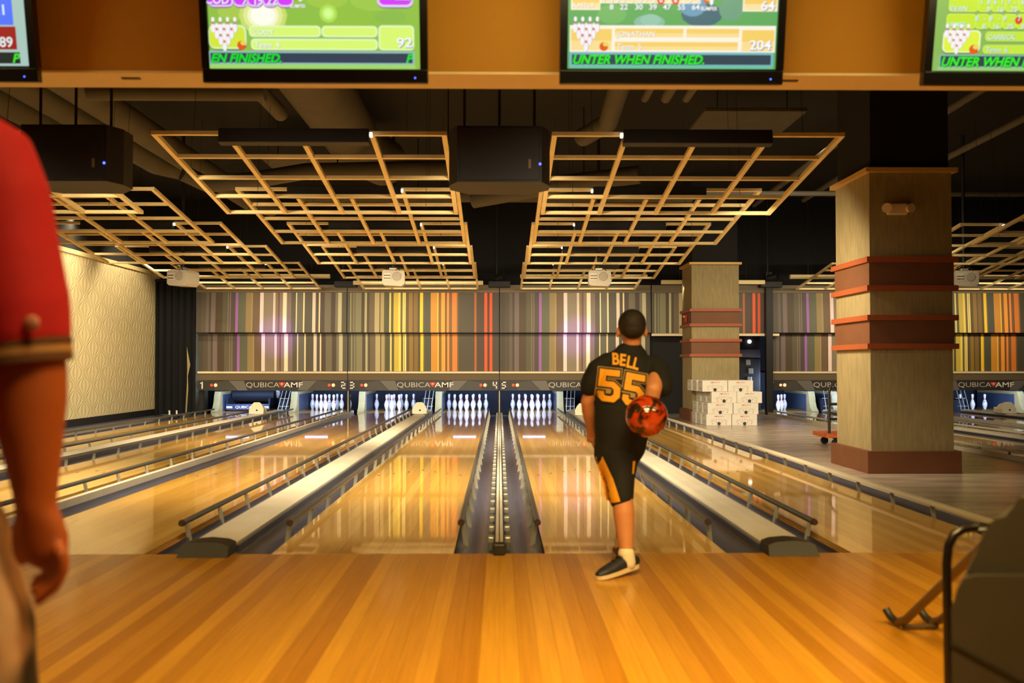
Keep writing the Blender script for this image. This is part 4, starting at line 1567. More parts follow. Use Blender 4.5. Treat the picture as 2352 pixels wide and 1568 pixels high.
def content_b(s):
    d = Scr(s, 1144, 835, 1.06 / 2152)
    d.rect(60, -400, 2260, 690, (98, 172, 96))
    for (x, y, rx, ry, c) in ((920, 270, 150, 70, (136, 190, 160)), (930, 250, 100, 55, (150, 200, 176)), (1420, 200, 200, 110, (70, 110, 120)), (1330, 120, 130, 100, (110, 160, 190)), (1700, 150, 120, 110, (112, 164, 130)), (560, 200, 140, 90, (116, 184, 104))):
        d.disc(x, y, rx, ry, c)
    d.rect(160, -40, 450, 4, (244, 236, 214))
    for (x0, y0, x1, y1, r) in ((168, 26, 448, 162, 0), (448, 14, 1404, 102, 0), (1806, 26, 2140, 170, 0), (1812, -60, 2150, 8, 0)):
        d.rect(x0, y0, x1, y1, (250, 240, 214))
        d.rect(x0 + 14, y0 + 14, x1 - 10, y1 - 16, (246, 206, 106))
        d.rect(x0 + 14, (y0 + y1) / 2 + 6, x1 - 10, y1 - 14, (250, 226, 166))
    d.text('KAITLY', 185, 140, 44, (250, 246, 240), 1.05, 0, .012, shadow=(170, 140, 100))
    for i, c in enumerate(('4  4', '8  /', '4  4', '7  2')):
        d.text(c, 458 + i * 137, 92, 52, (250, 250, 246), 1.0, 0, .012, shadow=(150, 120, 80))
    for i, x in enumerate((1024, 1162)):
        d.disc(x, 72, 36, 42, (230, 54, 34))
        d.text('8', x - 16, 92, 46, (255, 250, 250), 1.0, 0, .014)
        d.text('-', x + 66, 92, 46, (250, 250, 246), 1.0, 0, .012)
    d.text('5  4', 1280, 92, 52, (250, 250, 246), 1.0, 0, .012, shadow=(150, 120, 80))
    for x, c in ((536, '8'), (634, '22'), (776, '30'), (910, '39'), (1044, '47'), (1182, '55'), (1318, '64')):
        d.text(c, x, 158, 50, (250, 252, 252), 1.1, 0, .018, shadow=(50, 80, 110))
    d.mini_ball(1458, 78, 24)
    d.disc(1504, 80, 18, 40, (244, 244, 244))
    d.text('BUMPER', 1404, 164, 36, (252, 252, 252), .85, 0, .015, shadow=(40, 60, 60))
    d.text('BUMPER', 1546, 18, 34, (252, 252, 252), .85, 0, .015, shadow=(40, 60, 60))
    d.text('64', 1976, 158, 84, (252, 252, 252), 1.15, 0, .02, shadow=(80, 90, 120))
    d.rect(160, 300, 2130, 540, (250, 244, 226))
    for (x0, y0, x1, y1) in ((172, 330, 562, 526), (592, 326, 1246, 406), (1274, 326, 1780, 406), (592, 446, 1772, 522), (1808, 336, 2118, 530)):
        d.rect(x0, y0, x1, y1, (250, 222, 150))
        d.rect(x0, y0 + 6, x1, (y0 * .45 + y1 * .55), (246, 208, 106))
    d.pins(316, 526, 250, 310)
    d.mini_ball(486, 492, 42)
    d.text('JONATHAN', 608, 402, 50, (248, 246, 240), 1.0, 0, .012, shadow=(180, 150, 110))
    d.text('Team  5', 612, 516, 52, (248, 246, 240), .98, 0, .012, shadow=(180, 150, 110))
    d.text('204', 1880, 516, 88, (252, 252, 252), 1.15, 0, .02, shadow=(70, 80, 120))
    d.rect(160, 542, 2114, 690, (120, 186, 196))
    d.rect(182, 564, 2092, 654, (50, 70, 84))
    d.text('UNTER WHEN FINISHED.', 184, 648, 84, (34, 236, 46), .97, .28, .03, shadow=(10, 70, 30))
    d.rect(160, 668, 2114, 690, (110, 196, 150))


def content_c(s):
    d = Scr(s, 1956, 1440, 1.06 / 3542)
    d.rect(180, -800, 4000, 1215, (140, 186, 90))
    for i in range(9):
        x = 540 if i == 0 else 960 + (i - 1) * 222
        w = 430 if i == 0 else 215
        d.rect(x, -400, x + w, 104, (96, 60, 96), 70)
        d.rect(x, -400, x + w, 92, (214, 190, 214), 66)
        d.rect(x + 16, -400, x + w - 14, 72, (206, 34, 206), 50)
    d.text('CARRICK', 556, 56, 96, (236, 246, 250), .96, 0, .018, shadow=(90, 60, 110))
    for i, c in enumerate(('7', '26', '35', '46')):
        d.text(c, 1120 + i * 228, 82, 92, (236, 246, 250), 1.05, .12, .018, shadow=(90, 60, 110))
    for r, (y0, y1, nm, xs) in enumerate(((130, 352, 'EVAN', 505), (366, 606, 'JAMES', 480))):
        for i in range(9):
            x = xs if i == 0 else xs + 460 + (i - 1) * 215
            w = 470 if i == 0 else 222
            d.rect(x, y0, x + w, y1, (90, 120, 50), 60)
            d.rect(x, y0, x + w, y1 - 10, (214, 240, 110), 58)
            d.rect(x + 10, y0 + 12, x + w - 12, y1 - 22, (198, 232, 52), 46)
        d.text(nm, xs + 25, y1 - 26 if r == 0 else y1 - 40, 74, (210, 238, 244), 1.05, 0, .014, shadow=(70, 100, 70))
    for i, (a, b, c) in enumerate((('1', '8', '9'), ('6', '1', '16'), ('7', '-', '23'), ('6', '2', '31'))):
        x = 985 + i * 215
        d.text(a, x, 232, 76, (220, 244, 246), .95, 0, .012, shadow=(70, 100, 70))
        d.text(b, x + 108, 232, 76, (220, 244, 246), .95, 0, .012, shadow=(70, 100, 70))
        d.text(c, x + 166, 340, 76, (220, 244, 246), 1.05, 0, .012, 'RIGHT', shadow=(70, 100, 70))
    d.disc(1615, 462, 58, 62, (226, 52, 40))
    for i, (a, b, c) in enumerate((('8', '-', '8'), ('8', '-', '16'), ('9', '-', '25'), ('7', '2', '34'))):
        x = 930 + i * 220
        d.text(a, x, 474, 76, (220, 244, 246), .95, 0, .012, shadow=(70, 100, 70))
        d.text(b, x + 135, 474, 76, (220, 244, 246), .95, 0, .012, shadow=(70, 100, 70))
        d.text(c, x + 168, 590, 76, (220, 244, 246), 1.05, 0, .012, 'RIGHT', shadow=(70, 100, 70))
    d.rect(430, 612, 1040, 962, (70, 80, 70), 80)
    d.rect(434, 612, 1036, 948, (232, 250, 200), 76)
    d.rect(458, 632, 1010, 930, (224, 242, 66), 60)
    d.pins(655, 952, 400, 440)
    d.mini_ball(930, 900, 74)
    for (x0, y0, x1, y1) in ((1095, 632, 3300, 780), (1070, 830, 3300, 966)):
        d.rect(x0, y0, x1, y1 + 10, (110, 150, 60), 60)
        d.rect(x0, y0, x1, y1, (200, 232, 100), 56)
        d.rect(x0 + 14, y0 + 14, x1 - 12, y1 - 14, (196, 232, 66), 40)
    d.text('CARRICK', 1135, 752, 74, (210, 238, 244), 1.0, 0, .014, shadow=(80, 110, 60))
    d.text('Team  6', 1122, 940, 74, (210, 238, 244), 1.02, 0, .014, shadow=(80, 110, 60))
    d.rect(400, 984, 3700, 1164, (130, 190, 190))
    d.rect(416, 1000, 3690, 1154, (46, 62, 74))
    d.text('UNTER WHEN FINISHED.', 416, 1150, 142, (44, 240, 44), .96, .28, .03, shadow=(10, 70, 30))
    d.rect(372, 1166, 3700, 1215, (150, 204, 120))


def content_d(s):
    d = Scr(s, 497 - 974, 755, 1.06 / 1948)
    d.rect(-1400, -600, 480, 620, (170, 200, 190))
    d.rect(-1400, 508, 350, 600, (34, 44, 40))
    d.text('P', 280, 592, 76, (64, 226, 46), 1.0, .28, .03)
    for x0, x1 in ((-1400, -760), (-740, -380), (-360, -8)):
        d.rect(x0, 300, x1, 486, (44, 50, 54))
        d.rect(x0, 18, x1, 288, (50, 56, 60))
        d.rect(x0, -260, x1, 6, (46, 52, 56))
    d.rect(6, 18, 318, 288, (84, 118, 252))
    d.rect(22, 300, 332, 486, (160, 36, 30))
    d.rect(0, -260, 300, 6, (74, 66, 60))
    d.text('21', 150, 204, 84, (214, 240, 246), 1.05, 0, .02)
    d.text('89', 184, 464, 84, (222, 236, 236), 1.0, 0, .02)


tv(-2.70, 'score screen at far left with blue and red boxes', content_d)
tv(-0.868, 'score screen with lime panels and score 92, left of centre', content_a)
tv(0.815, 'score screen with yellow panels and score 204, above the bowler', content_b)
tv(2.545, 'score screen with magenta and lime rows at far right', content_c)


# ================================================================ people
def px(u, v, Y):
    return ((u - 1147) * Y / 2307.0, Y, 1.093 - (v - 838) * Y / 2307.0)


def drape(parts, shirt, name, parent):
    """lay flat print onto a garment: parts = (points (x, z), faces, lift, material)"""
    me = shirt.data
    off = shirt.parent.location
    bv = BVHTree.FromPolygons([tuple(Vector(v.co) + off) for v in me.vertices], [tuple(p.vertices) for p in me.polygons])
    out = MB()
    for (pts, faces, lift, mm) in parts:
        bm = bmesh.new()
        vs = [bm.verts.new((p[0], 0, p[1])) for p in pts]
        for f in faces:
            try:
                bm.faces.new([vs[i] for i in f])
            except ValueError:
                pass
        bmesh.ops.triangulate(bm, faces=bm.faces[:])
        for _ in range(4):
            long = [e for e in bm.edges if e.calc_length() > .012]
            if not long:
                break
            bmesh.ops.subdivide_edges(bm, edges=long, cuts=1)
            bmesh.ops.triangulate(bm, faces=bm.faces[:])
        for q in bm.verts:
            h = bv.ray_cast(Vector((q.co.x, 3.0, q.co.z)), Vector((0, 1, 0)))
            q.co.y = (h[0].y if h[0] is not None else 5.4) - lift
        out.bm(bm, mm)
    return out.build(name, parent)


def offset_poly(pts, d):
    n = len(pts)
    area2 = sum(pts[i][0] * pts[(i + 1) % n][1] - pts[(i + 1) % n][0] * pts[i][1] for i in range(n))
    sg = 1 if area2 > 0 else -1
    out = []
    for i in range(n):
        a, b, c = Vector(pts[i - 1]), Vector(pts[i]), Vector(pts[(i + 1) % n])
        e1, e2 = (b - a).normalized(), (c - b).normalized()
        n1, n2 = Vector((e1.y, -e1.x)) * sg, Vector((e2.y, -e2.x)) * sg
        mtr = (n1 + n2)
        mtr = mtr / max(.35, 1 + n1.dot(n2))
        out.append(tuple(b + mtr * d))
    return out


FIVE = [(0, 1), (.74, 1), (.74, .80), (.25, .80), (.25, .63), (.55, .63), (.80, .46), (.80, .17), (.60, 0), (.18, 0), (0, .15), (0, .31), (.23, .31), (.23, .23), (.28, .18), (.48, .18), (.56, .25), (.56, .38), (.47, .45), (.0, .45)]


def tess(pts):
    from mathutils.geometry import tessellate_polygon
    return [tuple(t) for t in tessellate_polygon([[Vector((p[0], p[1], 0)) for p in pts]])]


def finger(m, base, d1, L, r, curl, axis, mm):
    """a bent finger: three joints, each turned about axis"""
    p = Vector(base)
    d = Vector(d1).normalized()
    pts = [p - d * r * 1.5]
    st = [(p.x - d.x * r * 1.5, p.y - d.y * r * 1.5, p.z - d.z * r * 1.5, r, r)]
    st.append((p.x, p.y, p.z, r, r))
    for i, k in enumerate((.45, .30, .25)):
        d = Matrix.Rotation(R(curl[i]), 3, Vector(axis)) @ d
        p = p + d * L * k
        st.append((p.x, p.y, p.z, r * (1 - .08 * (i + 1)), r * (1 - .08 * (i + 1))))
    m.limb(st, mm, 10, (0.3, 0.5, 0.8))


# ---------------------------------------------------------------- the bowler
bo = thing('person', 'bowler in black jersey lettered BELL 55 swinging an orange ball behind', 'person', (0.66, 5.45, 0))
b = MB()
# trunk, neck, head
hd = px(1452, 752, 5.47)
b.limb([px(1432, 1040, 5.45) + (.105, .085), px(1432, 1000, 5.45) + (.11, .085), px(1434, 950, 5.45) + (.105, .08), px(1440, 890, 5.46) + (.125, .085), px(1445, 850, 5.47) + (.135, .08), px(1449, 826, 5.48) + (.10, .06)], SKIN)
b.limb([px(1450, 815, 5.48) + (.052, .052), px(1452, 790, 5.48) + (.050, .052), px(1453, 765, 5.48) + (.050, .052)], SKIN)
b.ball((hd[0], 5.475, hd[2] + .008), .071, .088, .086, SKIN, 24, 16)
b.ball((hd[0], 5.515, hd[2] - .045), .053, .056, .062, SKIN, 20, 12)
b.ball((hd[0], 5.572, hd[2] - .018), .012, .017, .020, SKIN, 10, 8)          # nose, facing the pins
for s in (-1, 1):
    b.ball((hd[0] + s * .076, 5.475, hd[2] - .026), .011, .018, .030, SKIN, 10, 8)  # ears
# left arm hanging, swung forward
ls, le, lw = px(1387, 845, 5.46), px(1349, 920, 5.50), px(1357, 985, 5.60)
b.limb([ls + (.036, .038), tuple(Vector(ls).lerp(Vector(le), .5)) + (.041, .041), le + (.036, .036)], SKIN)
b.limb([le + (.036, .036), tuple(Vector(le).lerp(Vector(lw), .4)) + (.037, .036), lw + (.025, .022)], SKIN)
hp = Vector(lw) + Vector((.01, .02, -.035))
b.limb([lw + (.022, .026), tuple(hp) + (.018, .036), tuple(hp + Vector((.003, .015, -.03))) + (.016, .036)], SKIN, 14, (1, 0, 0))
for k in range(4):
    finger(b, hp + Vector((.004, .035 - k * .019 + .012, -.045 + abs(k - 1.4) * .004)), (.08, .12, -1), (.062, .07, .066, .052)[k], .0078, (-15, -25, -20), (0, 1, 0), SKIN)
finger(b, hp + Vector((.008, .035, -.0)), (.3, .75, -.6), .052, .0088, (-10, -15, -10), (1, 0, 0), SKIN)
# right arm swung back, elbow toward the camera, hand cupping the far side of the ball
BC = Vector((.7465, 5.10, .8335))
rs, re_, rw = px(1512, 850, 5.45), px(1502, 893, 5.255), (.782, 5.262, .835)
b.limb([rs + (.048, .046), tuple(Vector(rs).lerp(Vector(re_), .5)) + (.045, .045), re_ + (.041, .042)], SKIN, 18, (1, 0, 0))
b.limb([re_ + (.042, .040), tuple(Vector(re_).lerp(Vector(rw), .45)) + (.038, .034), rw + (.026, .022)], SKIN, 18, (0, 1, 0))
b.limb([rw + (.028, .018), (.770, 5.243, .80) + (.038, .016), (.758, 5.225, .772) + (.038, .015)], SKIN, 14, (0, 1, 0))
for k in range(4):
    finger(b, (.790 - k * .020, 5.213, .757 + abs(k - 1.3) * .003), (-.1, -.55, -.85), (.058, .066, .062, .05)[k], .0080, (-14, -18, -16), (1, 0, 0), SKIN)
finger(b, (.728, 5.232, .80), (-.75, -.25, .25), .055, .0092, (-8, -12, -12), (0, 0, 1), SKIN)
# legs
rh, rk, ra = px(1426, 1030, 5.42), px(1430, 1140, 5.30), px(1438, 1272, 5.24)
lh, lk, la = (.635, 5.50, .63), (.700, 5.66, .35), (.698, 5.70, .075)
b.limb([rh + (.068, .07), tuple(Vector(rh).lerp(Vector(rk), .5) + Vector((0, .03, 0))) + (.056, .056), rk + (.055, .058)], SKIN)
b.limb([rk + (.054, .056), tuple(Vector(rk).lerp(Vector(ra), .28)) + (.056, .06), tuple(Vector(rk).lerp(Vector(ra), .6)) + (.047, .048), ra + (.034, .038)], SKIN)
b.limb([lh + (.075, .08), tuple(Vector(lh).lerp(Vector(lk), .5)) + (.066, .07), lk + (.055, .056)], SKIN)
b.limb([lk + (.052, .054), tuple(Vector(lk).lerp(Vector(la), .3)) + (.052, .056), la + (.034, .036)], SKIN)
# feet inside the shoes
rf0, rf1 = Vector((.668, 5.245, .055)), Vector((.535, 5.15, .028))
b.limb([tuple(rf0) + (.030, .028), tuple(rf0.lerp(rf1, .5)) + (.034, .024), tuple(rf1) + (.030, .016)], SKIN, 14, (0, 0, 1))
b.limb([tuple(Vector(ra)) + (.033, .036), tuple(rf0 + Vector((0, 0, .01))) + (.030, .030)], SKIN)
b.limb([la + (.033, .036), (.690, 5.70, .045) + (.030, .03), (.69, 5.80, .03) + (.032, .022)], SKIN, 14, (1, 0, 0))
remeshed(b, 'body', .0052, 4, bo)
# face
for s in (-1, 1):
    MB().ball((hd[0] + s * .027, 5.555, hd[2] - .002), .011, .008, .008, EYE, 10, 8).build('eye', bo, True)
MB().ball((hd[0], 5.566, hd[2] - .058), .020, .006, .005, LIP, 10, 6).build('mouth', bo, True)
# hair: short, full at the back, thin at the crown
h = MB()
h.ball((hd[0], 5.462, hd[2] + .018), .0775, .089, .084, HAIR, 26, 16)
h.ball((hd[0], 5.43, hd[2] - .008), .066, .055, .056, HAIR, 22, 14)
hair = remeshed(h, 'hair', .006, 3, bo)
# jersey
s = MB()
s.limb([px(1412, 1050, 5.44) + (.125, .105), px(1424, 1025, 5.44) + (.138, .112), px(1428, 985, 5.44) + (.150, .118), px(1433, 940, 5.44) + (.158, .120), px(1440, 895, 5.45) + (.165, .118), px(1443, 860, 5.46) + (.172, .110), px(1446, 832, 5.47) + (.158, .092), px(1450, 812, 5.48) + (.095, .07)], JERSEY, 28)
s.limb([px(1400, 832, 5.46) + (.060, .062), px(1374, 851, 5.46) + (.066, .064), px(1360, 876, 5.47) + (.060, .062), px(1354, 890, 5.48) + (.055, .058)], JERSEY, 22)
s.limb([px(1500, 838, 5.46) + (.06, .06), px(1514, 856, 5.42) + (.072, .068), px(1516, 878, 5.36) + (.074, .066), px(1515, 890, 5.32) + (.070, .060)], JERSEY, 22)
s.limb([px(1510, 862, 5.42) + (.06, .05), px(1530, 884, 5.42) + (.034, .05), px(1538, 894, 5.42) + (.022, .04)], JERSEY, 18)
s.limb([px(1450, 812, 5.48) + (.066, .064), px(1452, 800, 5.485) + (.060, .062)], JERSEY, 20)
shirt = remeshed(s, 'jersey', .0065, 7, bo)
# lettering on the back
parts = []
tl = R(-8)


def place(pts, c, sx, sz, rot):
    o = []
    for p in pts:
        x, z = p[0] * sx, p[1] * sz
        o.append((c[0] + x * math.cos(rot) - z * math.sin(rot), c[1] + x * math.sin(rot) + z * math.cos(rot)))
    return o


YB = 5.33
for (u, v, rot) in ((1371, 920, -6), (1424, 927, -11)):
    c = px(u, v, YB)
    base = [(p[0] * 1.0, p[1]) for p in FIVE]
    for (d, lift, mm) in ((.085, .003, TANLINE), (.055, .0045, JERSEY), (.0, .006, GOLD)):
        q = offset_poly([(p[0] * .142, p[1] * .172) for p in base], d * .142)
        parts.append((place(q, (c[0] + .005, c[2]), 1, 1, R(rot)), tess(q), lift, mm))
xx = px(1406, 834, YB)
for i, (ch, u, v, rot) in enumerate((('B', 1408, 836, -3), ('E', 1424, 838, -8), ('L', 1439, 842, -13), ('L', 1453, 845, -17))):
    c = px(u, v, YB)
    v2, f2 = text2d(ch, .088, .78, 0, 'LEFT', .03)
    parts.append((place(v2, (c[0], c[2]), 1, 1, R(rot)), f2, .005, GOLD))
drape(parts, shirt, 'lettering', bo)
# shorts with gold side panels
q = MB()
q.limb([px(1420, 1028, 5.44) + (.122, .108), px(1417, 1055, 5.44) + (.114, .110), px(1420, 1082, 5.43) + (.10, .10)], JERSEY, 26)
q.limb([px(1421, 1055, 5.41) + (.106, .105), px(1424, 1102, 5.36) + (.078, .092), px(1427, 1148, 5.30) + (.063, .074)], JERSEY, 24)
q.limb([(.635, 5.50, .60) + (.10, .10), (.660, 5.58, .48) + (.080, .088), (.685, 5.64, .385) + (.066, .074)], JERSEY, 24)
shorts = remeshed(q, 'shorts', .0065, 4, bo)
pp = []
tri = [px(1383, 1042, 5.3), px(1372, 1052, 5.3), px(1384, 1100, 5.3), px(1397, 1154, 5.3), px(1421, 1147, 5.3), px(1407, 1098, 5.3)]
pp.append(([(p[0], p[2]) for p in tri], [(0, 1, 2, 5), (5, 2, 3, 4)], .003, GOLD))
tri = [px(1455, 1060, 5.3), px(1462, 1060, 5.3), px(1457, 1088, 5.3), px(1452, 1088, 5.3)]
pp.append(([(p[0], p[2]) for p in tri], [(0, 1, 2, 3)], .003, GOLD))
drape(pp, shorts, 'gold_side_panel', bo)
# sock and shoes
k = MB()
k.limb([px(1437, 1266, 5.24) + (.042, .045), px(1439, 1280, 5.24) + (.043, .046), px(1442, 1293, 5.24) + (.040, .044)], SOCK, 18)
remeshed(k, 'sock', .005, 2, bo)
MB().limb([(.690, 5.70, .10) + (.041, .043), (.690, 5.70, .075) + (.041, .043)], SOCK, 16).build('sock', bo, True)


def shoe(heel, toe, name_mat, wid, lift):
    """heel and toe: points on the sole; upper lofted over it"""
    heel, toe = Vector(heel), Vector(toe)
    ax = (toe - heel)
    L = ax.length
    d = ax.normalized()
    side = Vector((0, 0, 1)).cross(d).normalized()
    up = d.cross(side).normalized()
    if up.z < 0:
        up = -up
    out = MB()
    st = []
    for (t_, w, z, hgt) in ((.02, .70, .034, .030), (.18, .92, .040, .042), (.38, .92, .040, .040), (.60, 1.0, .034, .032), (.82, .92, .028, .024), (.95, .62, .024, .016)):
        p = heel + d * (t_ * L) + up * (z)
        st.append((p.x, p.y, p.z, wid * w, hgt))
    out.limb(st, name_mat, 20, tuple(up))
    up_o = remeshed(out, 'shoe_upper', .0045, 3, bo)
    sl = MB()
    pts = []
    for (t_, w) in ((0, .55), (.08, .85), (.3, .92), (.6, 1.05), (.85, .95), (.97, .6), (1.0, .25)):
        pts.append((t_, w))
    ring = [(t_, w) for t_, w in pts] + [(t_, -w) for t_, w in pts[::-1]]
    bot = [heel + d * (t_ * L) + side * (wid * w) for t_, w in ring]
    top = [p + up * .019 for p in bot]
    n = len(ring)
    sl.add([tuple(p) for p in bot + top], [tuple(range(n)), tuple(range(2 * n - 1, n - 1, -1))] + [((i + 1) % n, i, n + i, n + (i + 1) % n) for i in range(n)], SOLE)
    sl.build('shoe_sole', bo)
    if name_mat is SHOE:
        stp = MB()
        for t_ in (.40, .52):
            c = heel + d * (t_ * L) + up * (.080 if t_ < .5 else .069)
            a = [c + side * (wid * .75) - up * .02, c + side * (wid * .4) + up * .001, c + up * .006, c - side * (wid * .4) + up * .001, c - side * (wid * .75) - up * .02]
            v = [tuple(p + d * .012) for p in a] + [tuple(p - d * .014) for p in a]
            stp.add(v, [(i, i + 1, 6 + i, 5 + i) for i in range(4)], RUBBER)
        stp.build('shoe_strap', bo)
    return up_o


shoe((.720, 5.285, .036), (.497, 5.125, .002), SHOE, .040, 0)
shoe((.693, 5.62, .001), (.688, 5.86, .001), SHOERED, .040, 0)

# the ball
t = thing('bowling_ball', 'glossy orange and black swirled bowling ball held behind the bowler', 'bowling ball', tuple(BC))
MB().ball(tuple(BC), .1075, .1075, .1075, BALL, 40, 28).build('ball_shell', t, True)
for (dx, dz) in ((.03, -.05), (.005, -.052), (.016, -.012)):
    dy = math.sqrt(max(0, .1079 ** 2 - dx * dx - dz * dz))
    MB().ball((BC.x + dx, BC.y + dy, BC.z + dz), .012, .004, .012, BLACK, 12, 6).build('finger_hole', t)

# ---------------------------------------------------------------- the person in the red shirt, close at left
rp = thing('person', 'person in a red short sleeved shirt standing close at the left edge', 'person', (-1.10, 1.78, 0))
Yr = 1.775
b = MB()
cxr = -1.12
b.limb([(cxr, 1.80, .90, .165, .11), (cxr, 1.80, 1.05, .15, .10), (cxr, 1.79, 1.25, .17, .105), (cxr, 1.79, 1.40, .18, .10), (cxr, 1.80, 1.50, .12, .075)], SKIN2, 24)
b.limb([(cxr, 1.80, 1.48, .06, .06), (cxr, 1.81, 1.60, .056, .058)], SKIN2)
b.ball((cxr, 1.80, 1.72), .076, .096, .115, SKIN2, 22, 14)
b.ball((cxr, 1.85, 1.665), .055, .06, .065, SKIN2, 18, 12)
b.ball((cxr, 1.90, 1.70), .013, .02, .025, SKIN2, 10, 8)
for s_ in (-1, 1):
    b.ball((cxr + s_ * .078, 1.80, 1.70), .009, .02, .032, SKIN2, 10, 8)
# right arm
A = lambda u, v, w, d: px(u, v, Yr) + (w, d)
b.limb([A(-6, 360, .062, .062), A(20, 480, .062, .060), A(55, 700, .060, .058), A(74, 850, .063, .060)], SKIN2)
b.limb([A(74, 850, .063, .060), A(77, 920, .062, .058), A(79, 980, .056, .054), A(86, 1060, .046, .046), A(91, 1130, .037, .038), A(93, 1168, .0335, .036)], SKIN2)
b.limb([A(94, 1165, .034, .036), A(100, 1205, .044, .030), A(112, 1245, .046, .026), A(126, 1270, .038, .024)], SKIN2, 18)
# thumb on the inner side, fingers curled down and in
b.limb([A(64, 1195, .017, .020), A(56, 1232, .0145, .016), A(58, 1265, .0125, .014), A(62, 1284, .0105, .012)], SKIN2, 12)
for k_, (u0, v0, pts_, r_) in enumerate(((150, 1262, ((156, 1300), (140, 1340), (98, 1374)), .0125), (142, 1270, ((148, 1305), (124, 1338), (88, 1352)), .012), (132, 1275, ((138, 1305), (116, 1330), (88, 1338)), .0115), (122, 1276, ((128, 1300), (110, 1318), (92, 1322)), .010))):
    yy = Yr - .030 + k_ * .021
    st = [px(u0, v0, yy) + (r_ * 1.1, r_ * 1.1)] + [px(p[0], p[1], yy) + (r_ * (1 - .08 * i), r_ * (1 - .08 * i)) for i, p in enumerate(pts_)]
    b.limb(st, SKIN2, 12)
# left arm (out of frame) and legs
lx = cxr - .22
b.limb([(lx, 1.80, 1.44, .06, .06), (lx - .05, 1.82, 1.10, .05, .05)], SKIN2)
b.limb([(lx - .05, 1.82, 1.10, .05, .05), (lx - .03, 1.86, .84, .033, .035)], SKIN2)
b.limb([(lx - .03, 1.86, .83, .03, .036), (lx - .02, 1.88, .75, .022, .042)], SKIN2, 14, (1, 0, 0))
for k_ in range(4):
    finger(b, (lx - .02, 1.91 - k_ * .021, .745), (0.05, .02, -1), (.07, .08, .075, .06)[k_], .0095, (-10, -18, -15), (0, 1, 0), SKIN2)
finger(b, (lx - .0, 1.915, .80), (.1, .6, -.8), .06, .0105, (5, 8, 8), (1, 0, 0), SKIN2)
for s_ in (-1, 1):
    b.limb([(cxr + s_ * .09, 1.80, .90, .085, .09), (cxr + s_ * .10, 1.80, .50, .062, .066)], SKIN2)
    b.limb([(cxr + s_ * .10, 1.80, .50, .06, .064), (cxr + s_ * .10, 1.79, .33, .06, .064), (cxr + s_ * .10, 1.78, .09, .036, .042)], SKIN2)
    b.limb([(cxr + s_ * .10, 1.77, .06, .036, .04), (cxr + s_ * .11, 1.93, .035, .04, .024)], SKIN2, 14, (1, 0, 0))
remeshed(b, 'body', .0075, 5, rp)
h = MB()
h.ball((cxr, 1.785, 1.745), .083, .10, .105, HAIR, 22, 14)
h.ball((cxr, 1.75, 1.70), .075, .065, .075, HAIR, 20, 12)
remeshed(h, 'hair', .008, 3, rp)
for s_ in (-1, 1):
    MB().ball((cxr + s_ * .03, 1.884, 1.725), .012, .008, .009, EYE, 10, 8).build('eye', rp, True)
    MB().limb([(cxr + s_ * .10, 1.745, .030, .042, .030), (cxr + s_ * .105, 1.86, .034, .048, .034), (cxr + s_ * .11, 1.97, .026, .046, .024)], SHOE, 18, (1, 0, 0)).build('shoe', rp, True)
MB().ball((cxr, 1.898, 1.655), .022, .006, .006, LIP, 10, 6).build('mouth', rp, True)
s = MB()
s.limb([(cxr, 1.80, .86, .205, .145), (cxr, 1.80, 1.05, .20, .14), (cxr, 1.79, 1.25, .205, .138), (cxr, 1.79, 1.40, .205, .125), (cxr, 1.80, 1.50, .14, .09), (cxr, 1.80, 1.54, .08, .07)], REDSHIRT, 28)
s.limb([A(-70, 320, .06, .065), A(-18, 360, .072, .078), A(12, 450, .076, .082), A(30, 580, .080, .084), A(52, 700, .082, .084), A(63, 780, .077, .080)], REDSHIRT, 26)
s.limb([(lx + .02, 1.80, 1.47, .07, .075), (lx - .02, 1.81, 1.32, .08, .082), (lx - .04, 1.82, 1.12, .078, .08)], REDSHIRT, 24)
remeshed(s, 'shirt', .009, 6, rp)
for (v0, v1, w0, mm, nm) in ((788, 800, .0765, CUFF, 'sleeve_band'), (801, 818, .0765, CUFFPALE, 'sleeve_stripe'), (819, 835, .077, CUFF, 'sleeve_band')):
    c = MB()
    a, bb = px(65, v0, Yr), px(67, v1, Yr)
    c.tube([a, bb], [w0, w0], mm, 28)
    c.build(nm, rp, True)
# badge on the sleeve
MB().ball((px(72, 742, 1.69)[0], 1.700, px(72, 742, 1.69)[2]), .014, .006, .014, mat('badge_pale', (190, 120, 104), .6), 12, 8).build('sleeve_badge', rp, True)
q = MB()
q.limb([(cxr, 1.80, 1.00, .19, .135), (cxr, 1.80, .90, .21, .15), (cxr, 1.80, .78, .21, .15)], CAMO, 26)
for s_ in (-1, 1):
    q.limb([(cxr + s_ * .11, 1.80, .80, .125, .13), (cxr + s_ * .14, 1.79, .62, .15, .15), (cxr + s_ * .15, 1.79, .42, .155, .15)], CAMO, 24)
remeshed(q, 'shorts', .010, 4, rp)

# ================================================================ ball return housing and ball ramp at right
t = thing('ball_return', 'dark moulded ball return housing at the lower right corner', 'ball return', (1.55, 2.35, 0))


def loft_x(sections, mm):
    """sections: (y, [(x, z)...]) of equal length"""
    v, f = [], []
    n = len(sections[0][1])
    for (y, pts) in sections:
        v += [(p[0], y, p[1]) for p in pts]
    for i in range(len(sections) - 1):
        for k in range(n):
            f.append((i * n + k, i * n + (k + 1) % n, (i + 1) * n + (k + 1) % n, (i + 1) * n + k))
    f.append(tuple(range(n - 1, -1, -1)))
    f.append(tuple(range((len(sections) - 1) * n, len(sections) * n)))
    return MB().add(v, f, mm)


Yh = 2.2
S = Yh / 2307.0


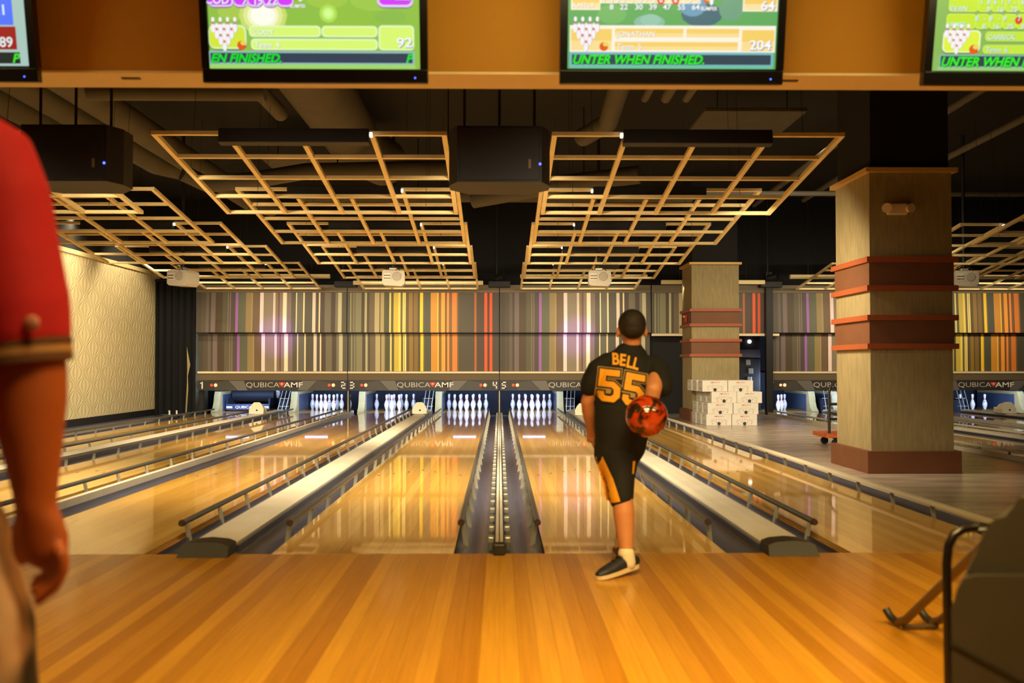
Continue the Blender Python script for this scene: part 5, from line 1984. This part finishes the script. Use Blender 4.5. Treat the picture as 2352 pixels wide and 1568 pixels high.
def hz(u, v):
    return ((u - 1147) * S, 1.093 - (v - 838) * S)


low = [hz(2184, 1400), hz(2198, 1352), hz(2214, 1328), hz(2240, 1322), (2.05, hz(0, 1322)[1]), (2.10, .30), (2.10, 0.0), (hz(2184, 0)[0], 0.0)]
loft_x([(2.2, low), (2.62, [(p[0] + .24 if p[0] < 1.6 else p[0], p[1]) for p in low])], RETURN).build('lower_shell', t, False)
upm = [hz(2228, 1321), hz(2250, 1280), hz(2278, 1215), hz(2296, 1196), hz(2322, 1190), hz(2338, 1172), hz(2356, 1146), (1.55, .80), (1.75, .80), (1.98, .66), (2.02, hz(0, 1321)[1])]
loft_x([(2.22, upm), (2.6, [(p[0] + (.24 if p[0] < 1.6 else 0), p[1] - .02) for p in upm])], RETURN).build('upper_shell', t, False)
a, bb = hz(2186, 1478), hz(2352, 1572)
MB().tube([(a[0] - .002, 2.198, a[1]), (bb[0] + .3, 2.198, bb[1] - .16)], .004, BLACK, 6).build('seam_line', t)

t = thing('ball_ramp', 'black tube framed ball ramp with two sloping rails beside the return', 'ball ramp', (1.7, 3.4, 0))
Yf = 3.15
lg = [(1.408, Yf, 0.0), (1.404, Yf, .47), (1.410, Yf, .525), (1.428, Yf, .560), (1.458, Yf, .578), (1.50, Yf, .583), (1.86, Yf, .583), (1.90, Yf, .572), (1.93, Yf, .53), (1.94, Yf, .47), (1.94, Yf, 0.0)]
MB().tube(lg, .0145, CHROME, 14).build('leg_frame', t, True)
for (xt, xf) in ((1.60, 1.665), (1.745, 1.81)):
    pts = [(xt - .01, 3.0, .675), (xt, Yf, .60), (xf - .008, 4.10, .055), (xf - .002, 4.19, .022), (xf - .010, 4.215, .024), (xf - .018, 4.24, .036), (xf - .026, 4.262, .058)]
    MB().tube(pts[:4], .017, RAMP, 12).build('ramp_rail', t, True)
    MB().tube(pts[3:], .0165, RUBBER, 12).build('hook_end', t, True)
MB().tube([(1.665, 4.15, .016), (1.81, 4.15, .016)], .010, RAMP, 8).build('foot_bar', t, True)
